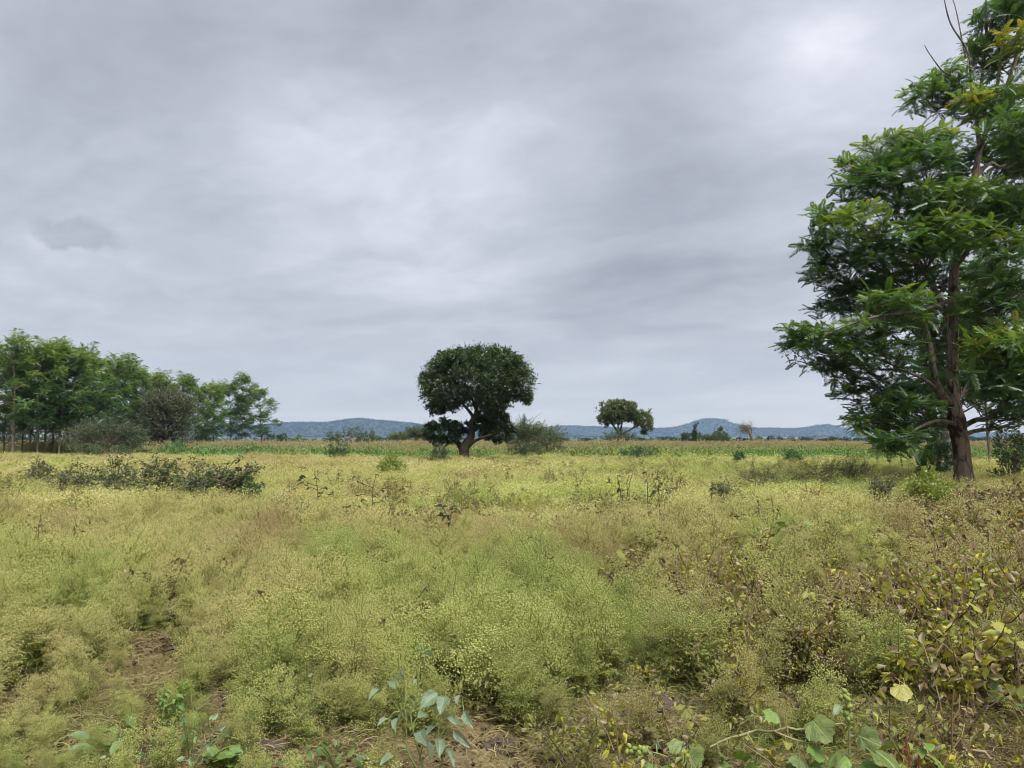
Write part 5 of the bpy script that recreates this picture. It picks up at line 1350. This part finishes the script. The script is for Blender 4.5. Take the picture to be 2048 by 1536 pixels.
# yellowing vine-leaved weeds on the right
herb('yellowing_weed', 1945, 4.5, 'yellowing lobed-leaf weed on a thick pale dead stem', 'plant',
     [[(1950, 1432, 0, .012), (1946, 1400, 0, .011), (1944, 1350, 0, .010), (1932, 1310, 0, .008), (1925, 1270, 0, .006), (1940, 1220, 0, .004)], [(1932, 1310, 0, .006), (1960, 1270, -.1, .004), (1975, 1235, -.12, .003)], [(1944, 1350, 0, .006), (1900, 1300, -.1, .004), (1850, 1260, -.12, .003)]],
     [(1937, 1208, 34, 'yel', .4), (1966, 1210, 36, 'yel', .5), (1929, 1235, 34, 'yel', .5), (1966, 1238, 40, 'yel', .3), (1848, 1252, 22, 'yelo', .3), (1898, 1256, 34, 'yel', .3), (1953, 1284, 46, 'yel', .4), (1998, 1281, 46, 'yel', .4), (1927, 1287, 26, 'yelo', .1), (1889, 1308, 24, 'yelo', .8), (1841, 1307, 20, 'yelo', .8), (1950, 1340, 34, 'yelo', .9), (1985, 1333, 22, 'yelo', .4), (1910, 1330, 22, 'yelo', .6), (1975, 1310, 26, 'yel', .4)], 6, stem='drystem')
herb('yellowing_weed', 1800, 5.0, 'leggy weed with small lime-yellow leaves on slanting dry stalks', 'plant',
     [[(1850, 1400, 0, .008), (1800, 1320, 0, .006), (1720, 1250, 0, .005), (1660, 1200, 0, .003)], [(1850, 1400, 0, .007), (1830, 1300, -.1, .005), (1790, 1200, -.1, .003)], [(1800, 1320, 0, .005), (1780, 1250, .1, .004), (1770, 1185, .1, .003)]],
     [(1800, 1222, 22, 'yelo', .5), (1767, 1173, 26, 'yel', .4), (1787, 1180, 22, 'yelo', .3), (1826, 1188, 22, 'yel', .6), (1822, 1294, 28, 'cocklime', .4), (1676, 1258, 24, 'yelo', .5), (1700, 1265, 24, 'yelo', .6), (1610, 1190, 24, 'yelo', .4), (1622, 1188, 22, 'yelo', .3), (1700, 1150, 22, 'yelo', .3), (1750, 1120, 24, 'yel', .4)], 7, stem='drystem')
herb('yellowing_weed', 1800, 4.55, 'large tattered yellow-edged leaf drooping over bare soil', 'plant',
     [[(1830, 1405, 0, .004), (1815, 1375, 0, .004), (1790, 1355, 0, .003), (1780, 1345, 0, .002)]], [(1789, 1374, 44, 'yel', .9), (1768, 1355, 24, 'yelo', .3), (1810, 1360, 20, 'yelo', .3)], 48, stem='drystem')
herb('yellowing_weed', 2035, 4.3, 'yellow-green weed at the frame edge with one orange leaf', 'plant',
     [[(2045, 1440, 0, .008), (2040, 1380, 0, .007), (2035, 1320, 0, .005), (2030, 1270, 0, .003)], [(2045, 1440, 0, .006), (2010, 1400, -.1, .004), (1990, 1380, -.1, .003)]],
     [(2036, 1284, 26, 'yel', .3), (2041, 1338, 30, 'yelo', .8), (1990, 1383, 36, 'cock', .3), (2038, 1385, 34, 'yel', .3), (2020, 1400, 26, 'cocklime', .3), (2031, 1255, 22, 'yel', .4)], 9, stem='drystem')
for i, (px, py, d, sz, key, lab) in enumerate(((1690, 1055, 8.6, 26, 'yel', 'single bright yellow leaf standing over brown weeds'), (1780, 1067, 8.2, 24, 'yel', 'tilted yellow leaf above the withered weeds'), (1496, 1022, 10.5, 24, 'cocklime', 'broad olive leaf on a stalk in pale weeds'), (1575, 1050, 9.0, 26, 'cocklime', 'clump of broad olive leaves in pale weeds'), (1240, 1105, 7.6, 24, 'yel', 'yellow-green leaf over the dark brown gap'), (2030, 1168, 6.0, 24, 'yel', 'lime leaf on the dark withered heap'), (1905, 1148, 6.4, 26, 'cocklime', 'olive lobed leaves over the dry stalks'), (330, 1198, 6.6, 20, 'yelo', 'yellow leaf of a half-dead weed in the open patch'), (1368, 1420, 3.95, 26, 'yel', 'lone lime-yellow leaf low on bare soil'), (1845, 1055, 8.6, 20, 'yel', 'small lime leaf near the bright feathery bush'))):
    gk = np.random.default_rng(970 + i)
    dx = [(px + gk.uniform(-40, 40), py + gk.uniform(-14, 30), sz * gk.uniform(.5, .9), key) for _ in range(4)]
    herb('broad_leaf_weed', px + 4, d, lab, 'plant', [[(px + 6, proj(0, d)[1] + 6, 0, .005), (px + 6, py + 30, 0, .004), (px + 2, py + 8, 0, .003)]], [(px, py, sz, key, .4)] + dx, 20 + i, stem='drystem', group='broad-leaved weeds with yellow leaves')
# thin saplings with dark leaves over the weeds
def sapling(px, d, top, w, label, seed, n=22, key='dark', size=.10):
    g = np.random.default_rng(1000 + seed); S = d / F
    b = base(px, d); T = thing('sapling', b, label, 'sapling', 'thin dark saplings over the weeds')
    h = at(px, top, d)[2] - b[2]
    main = curve((0, 0, -.04), (g.normal(0, .06), g.normal(0, .06), h), (g.normal(0, .05), 0, 0), 9, .012, g)
    mb = MB(); tube(mb, main, np.linspace(.012, .004, 9), 6); mb.obj('stem', M['bark_dark'], T, smooth=True)
    tips = [main]
    for k in range(4):
        q = main[3 + k]; a = g.uniform(0, 6.28)
        e = q + np.array([math.cos(a) * w * S * .5, math.sin(a) * w * S * .4, h * g.uniform(.15, .4)])
        br = curve(q, e, (0, 0, -.05 * h), 7, .01, g); tips.append(br)
        mb = MB(); tube(mb, br, np.linspace(.007, .0025, 7), 5); mb.obj('branch', M['bark_dark'], T, smooth=True)
    for k in range(n):
        br = tips[k % 5]; p = br[int(g.integers(len(br) // 2, len(br)))]
        a = g.uniform(0, 6.28)
        leaf_obj(T, key, p, (math.cos(a), math.sin(a), g.uniform(-.7, .5)), size * g.uniform(.7, 1.2), g.normal(0, .5), g)
for i, a in enumerate(((632, 15.5, 945, 66, 'leafy dark sapling between the shrub line and the yellow-green bush', 26, 'dark'), (748, 14.2, 948, 70, 'slanting dark sapling below the yellow-green bush', 26, 'darkn'), (1232, 14, 950, 40, 'leafy sapling leftmost of three below the wide dark shrub', 18, 'dark'), (1264, 13.8, 952, 40, 'nearly bare sapling between two others below the wide dark shrub', 8, 'darkn'), (1292, 13.5, 946, 80, 'widely forked sapling below the wide dark shrub', 12, 'dark'), (1322, 13.6, 962, 30, 'short leafy sapling beside the widely forked one', 10, 'dark'), (1410, 13, 962, 24, 'single bare whip standing in the pale weeds', 3, 'dark'), (10, 20, 946, 40, 'dark sapling at the frame edge beyond the shrub line', 20, 'dark'), (885, 11, 1000, 40, 'dark leafy sapling low among the weeds below the round-crowned tree', 22, 'dark'))):
    sapling(a[0], a[1], a[2], a[3], a[4], i, a[5], a[6])

# heap of cut dry brush at the right edge
def brush_heap():
    g = np.random.default_rng(63)
    b = base(2015, 11.5); T = thing('brush_heap', b, 'heap of cut dry straw-coloured brush at the frame edge', 'brush heap')
    mb = MB(); lf = MB()
    for i in range(170):
        a = g.uniform(0, 6.28); r = math.sqrt(g.random()) * 1.05
        p = np.array([math.cos(a) * r * 1.1, math.sin(a) * r, .72 * (1 - r * r * .8) * g.uniform(.25, 1.0)])
        a2 = g.uniform(0, 6.28); L = g.uniform(.15, .5)
        d = np.array([math.cos(a2), math.sin(a2), g.normal(0, .3)]) * L
        tube(mb, curve(p - d, p + d, g.normal(0, .08, 3), 5), g.uniform(.003, .008), 3, g.random())
    mb.obj('stalks', M['strawstalk'], T, kind='stuff')
    n = 3200
    a = g.uniform(0, 6.28, n); r = np.sqrt(g.random(n)) * 1.1
    p = np.stack([np.cos(a) * r * 1.1, np.sin(a) * r, .72 * (1 - r * r * .8) * g.uniform(.1, 1, n)], -1)
    place(lf, *CRUMP, p, norm(g.normal(0, 1, (n, 3))), .07 * g.uniform(.5, 1.3, n), np.clip(g.choice([.12, .25, .35, .42, .45, .6, .75], n) + g.normal(0, .04, n), 0, 1), g.uniform(-2, 2, n), g)
    lf.obj('dead_leaves', M['wither'], T, kind='stuff')
M['strawstalk'] = mat_plain('straw_stalk', (.22, .16, .09), (.42, .33, .19), 9.0)
brush_heap()
def stones():
    g = np.random.default_rng(64)
    b = base(1800, 29); T = thing('stone_heap', b, 'low grey stone heap in the grass behind the feathery bush', 'stone heap')
    for i in range(18):
        u = shell(24, g, 0, 1.0)
        th = np.linspace(0, 6.283, 9)[:-1]; ph = np.linspace(-1.3, 1.3, 6)
        V = np.stack([np.cos(ph)[:, None] * np.cos(th), np.cos(ph)[:, None] * np.sin(th), np.sin(ph)[:, None] * np.ones(8)], -1) * (1 + .18 * g.normal(0, 1, (6, 8, 1)))
        ii = np.arange(5)[:, None] * 8; j = np.arange(8)[None]; j2 = (j + 1) % 8
        mb = MB(); mb.add(V.reshape(-1, 3) * np.array([.22, .18, .14]) * g.uniform(.6, 1.2), np.stack([ii + j, ii + j2, ii + 8 + j2, ii + 8 + j], -1).reshape(-1, 4))
        o = mb.obj('stone', M['stone'], T); o.location = (g.normal(0, .55), g.normal(0, .25), g.uniform(.05, .42)); o.rotation_euler = (0, 0, g.uniform(0, 6))
M['stone'] = mat_plain('grey_stone', (.13, .12, .115), (.26, .25, .24), 8.0, .9)
stones()
# clods, twigs and dead sticks lying on the near soil
def near_bits():
    g = np.random.default_rng(65)
    for i, (px, py, lab) in enumerate(((660, 1500, 'dark soil clod by the creeping herb'), (540, 1520, 'rounded dark clod left of bare soil by the creeping herb'), (1110, 1470, 'dark lump of soil on the bare ground beside the grey-green herb'), (1250, 1440, 'dark clod among fallen straw'), (1000, 1510, 'flat crusted soil clod near the grey-green herb'), (1330, 1425, 'crumbled soil clod near the lone lime-yellow leaf'))):
        p = on_ground(px, py); p[2] = float(ground_z(p[0], p[1]))
        th = np.linspace(0, 6.283, 15)[:-1]; ph = np.linspace(-.5, 1.5, 7)
        V = np.stack([np.cos(ph)[:, None] * np.cos(th), np.cos(ph)[:, None] * np.sin(th), np.sin(ph)[:, None] * np.ones(14)], -1) * (1 + .16 * g.normal(0, 1, (7, 14, 1)))
        ii = np.arange(6)[:, None] * 14; j = np.arange(14)[None]; j2 = (j + 1) % 14
        mb = MB(); mb.add(V.reshape(-1, 3) * np.array([.09, .07, .045]) * g.uniform(.8, 1.3), np.stack([ii + j, ii + j2, ii + 14 + j2, ii + 14 + j], -1).reshape(-1, 4))
        o = mb.obj('soil_clod', M['clod'], None, label=lab, cat='soil clod', group='clods on the near soil'); o.location = tuple(p)
    for i, (x0, y0, x1, y1, h, lab) in enumerate(((1620, 1170, 1790, 1320, .2, 'long pale dead stalk slanting through the withered weeds'), (1560, 1235, 1720, 1330, .12, 'second pale stalk lying lower in the withered weeds'), (1330, 1360, 1450, 1385, .06, 'crooked pale stick on the ground by the dry grass'), (1250, 1130, 1215, 1230, .3, 'pale dead stalk beside the bare brown gap'), (1930, 1185, 2020, 1150, .3, 'dry stalk leaning over the brown heap'), (1840, 1490, 1990, 1520, .03, 'pinkish bent stick on the straw in the corner'))):
        a = on_ground(x0, y0, h); c = on_ground(x1, y1, .03)
        mb = MB(); b = (a + c) / 2
        q = curve(a - b, c - b, (g.normal(0, .03), 0, .03), 12, .008, g)
        tube(mb, q, np.linspace(.004, .009, 12), 6, bump=.1); k = q[5]
        tube(mb, curve(k, k + [g.normal(0, .08), g.normal(0, .08), .10], (0, 0, .01), 5), np.linspace(.005, .002, 5), 5)
        o = mb.obj('dead_stick', M['drystem'], None, label=lab, cat='stick', group='dead stalks and sticks', smooth=True); o.location = tuple(b)
M['clod'] = mat_plain('dark_clod', (.040, .028, .024), (.10, .075, .062), 30.0, .95)
near_bits()

# ------------------------------------------------------------------ haze
m, t = new_mat('haze_air')
vol = t.add('ShaderNodeVolumePrincipled', {'Color': (0.36, 0.58, 1.0), 'Absorption Color': (1.0, 1.0, 1.0), 'Density': 1.2e-4, 'Anisotropy': 0.0})
t.l.new(vol.outputs[0], t.add('ShaderNodeOutputMaterial').inputs['Volume'])
mb = MB()
X0 = 7300.0; Z0, Z1 = -20.0, 260.0
V = np.array([[x, y, z] for x in (-X0, X0) for y in (-X0, X0) for z in (Z0, Z1)], float)
mb.add(V, [[0, 1, 3, 2], [4, 6, 7, 5], [0, 4, 5, 1], [2, 3, 7, 6], [0, 2, 6, 4], [1, 5, 7, 3]])
mb.obj('haze', m, kind='stuff', label='thin bluish haze filling the air over the plain')
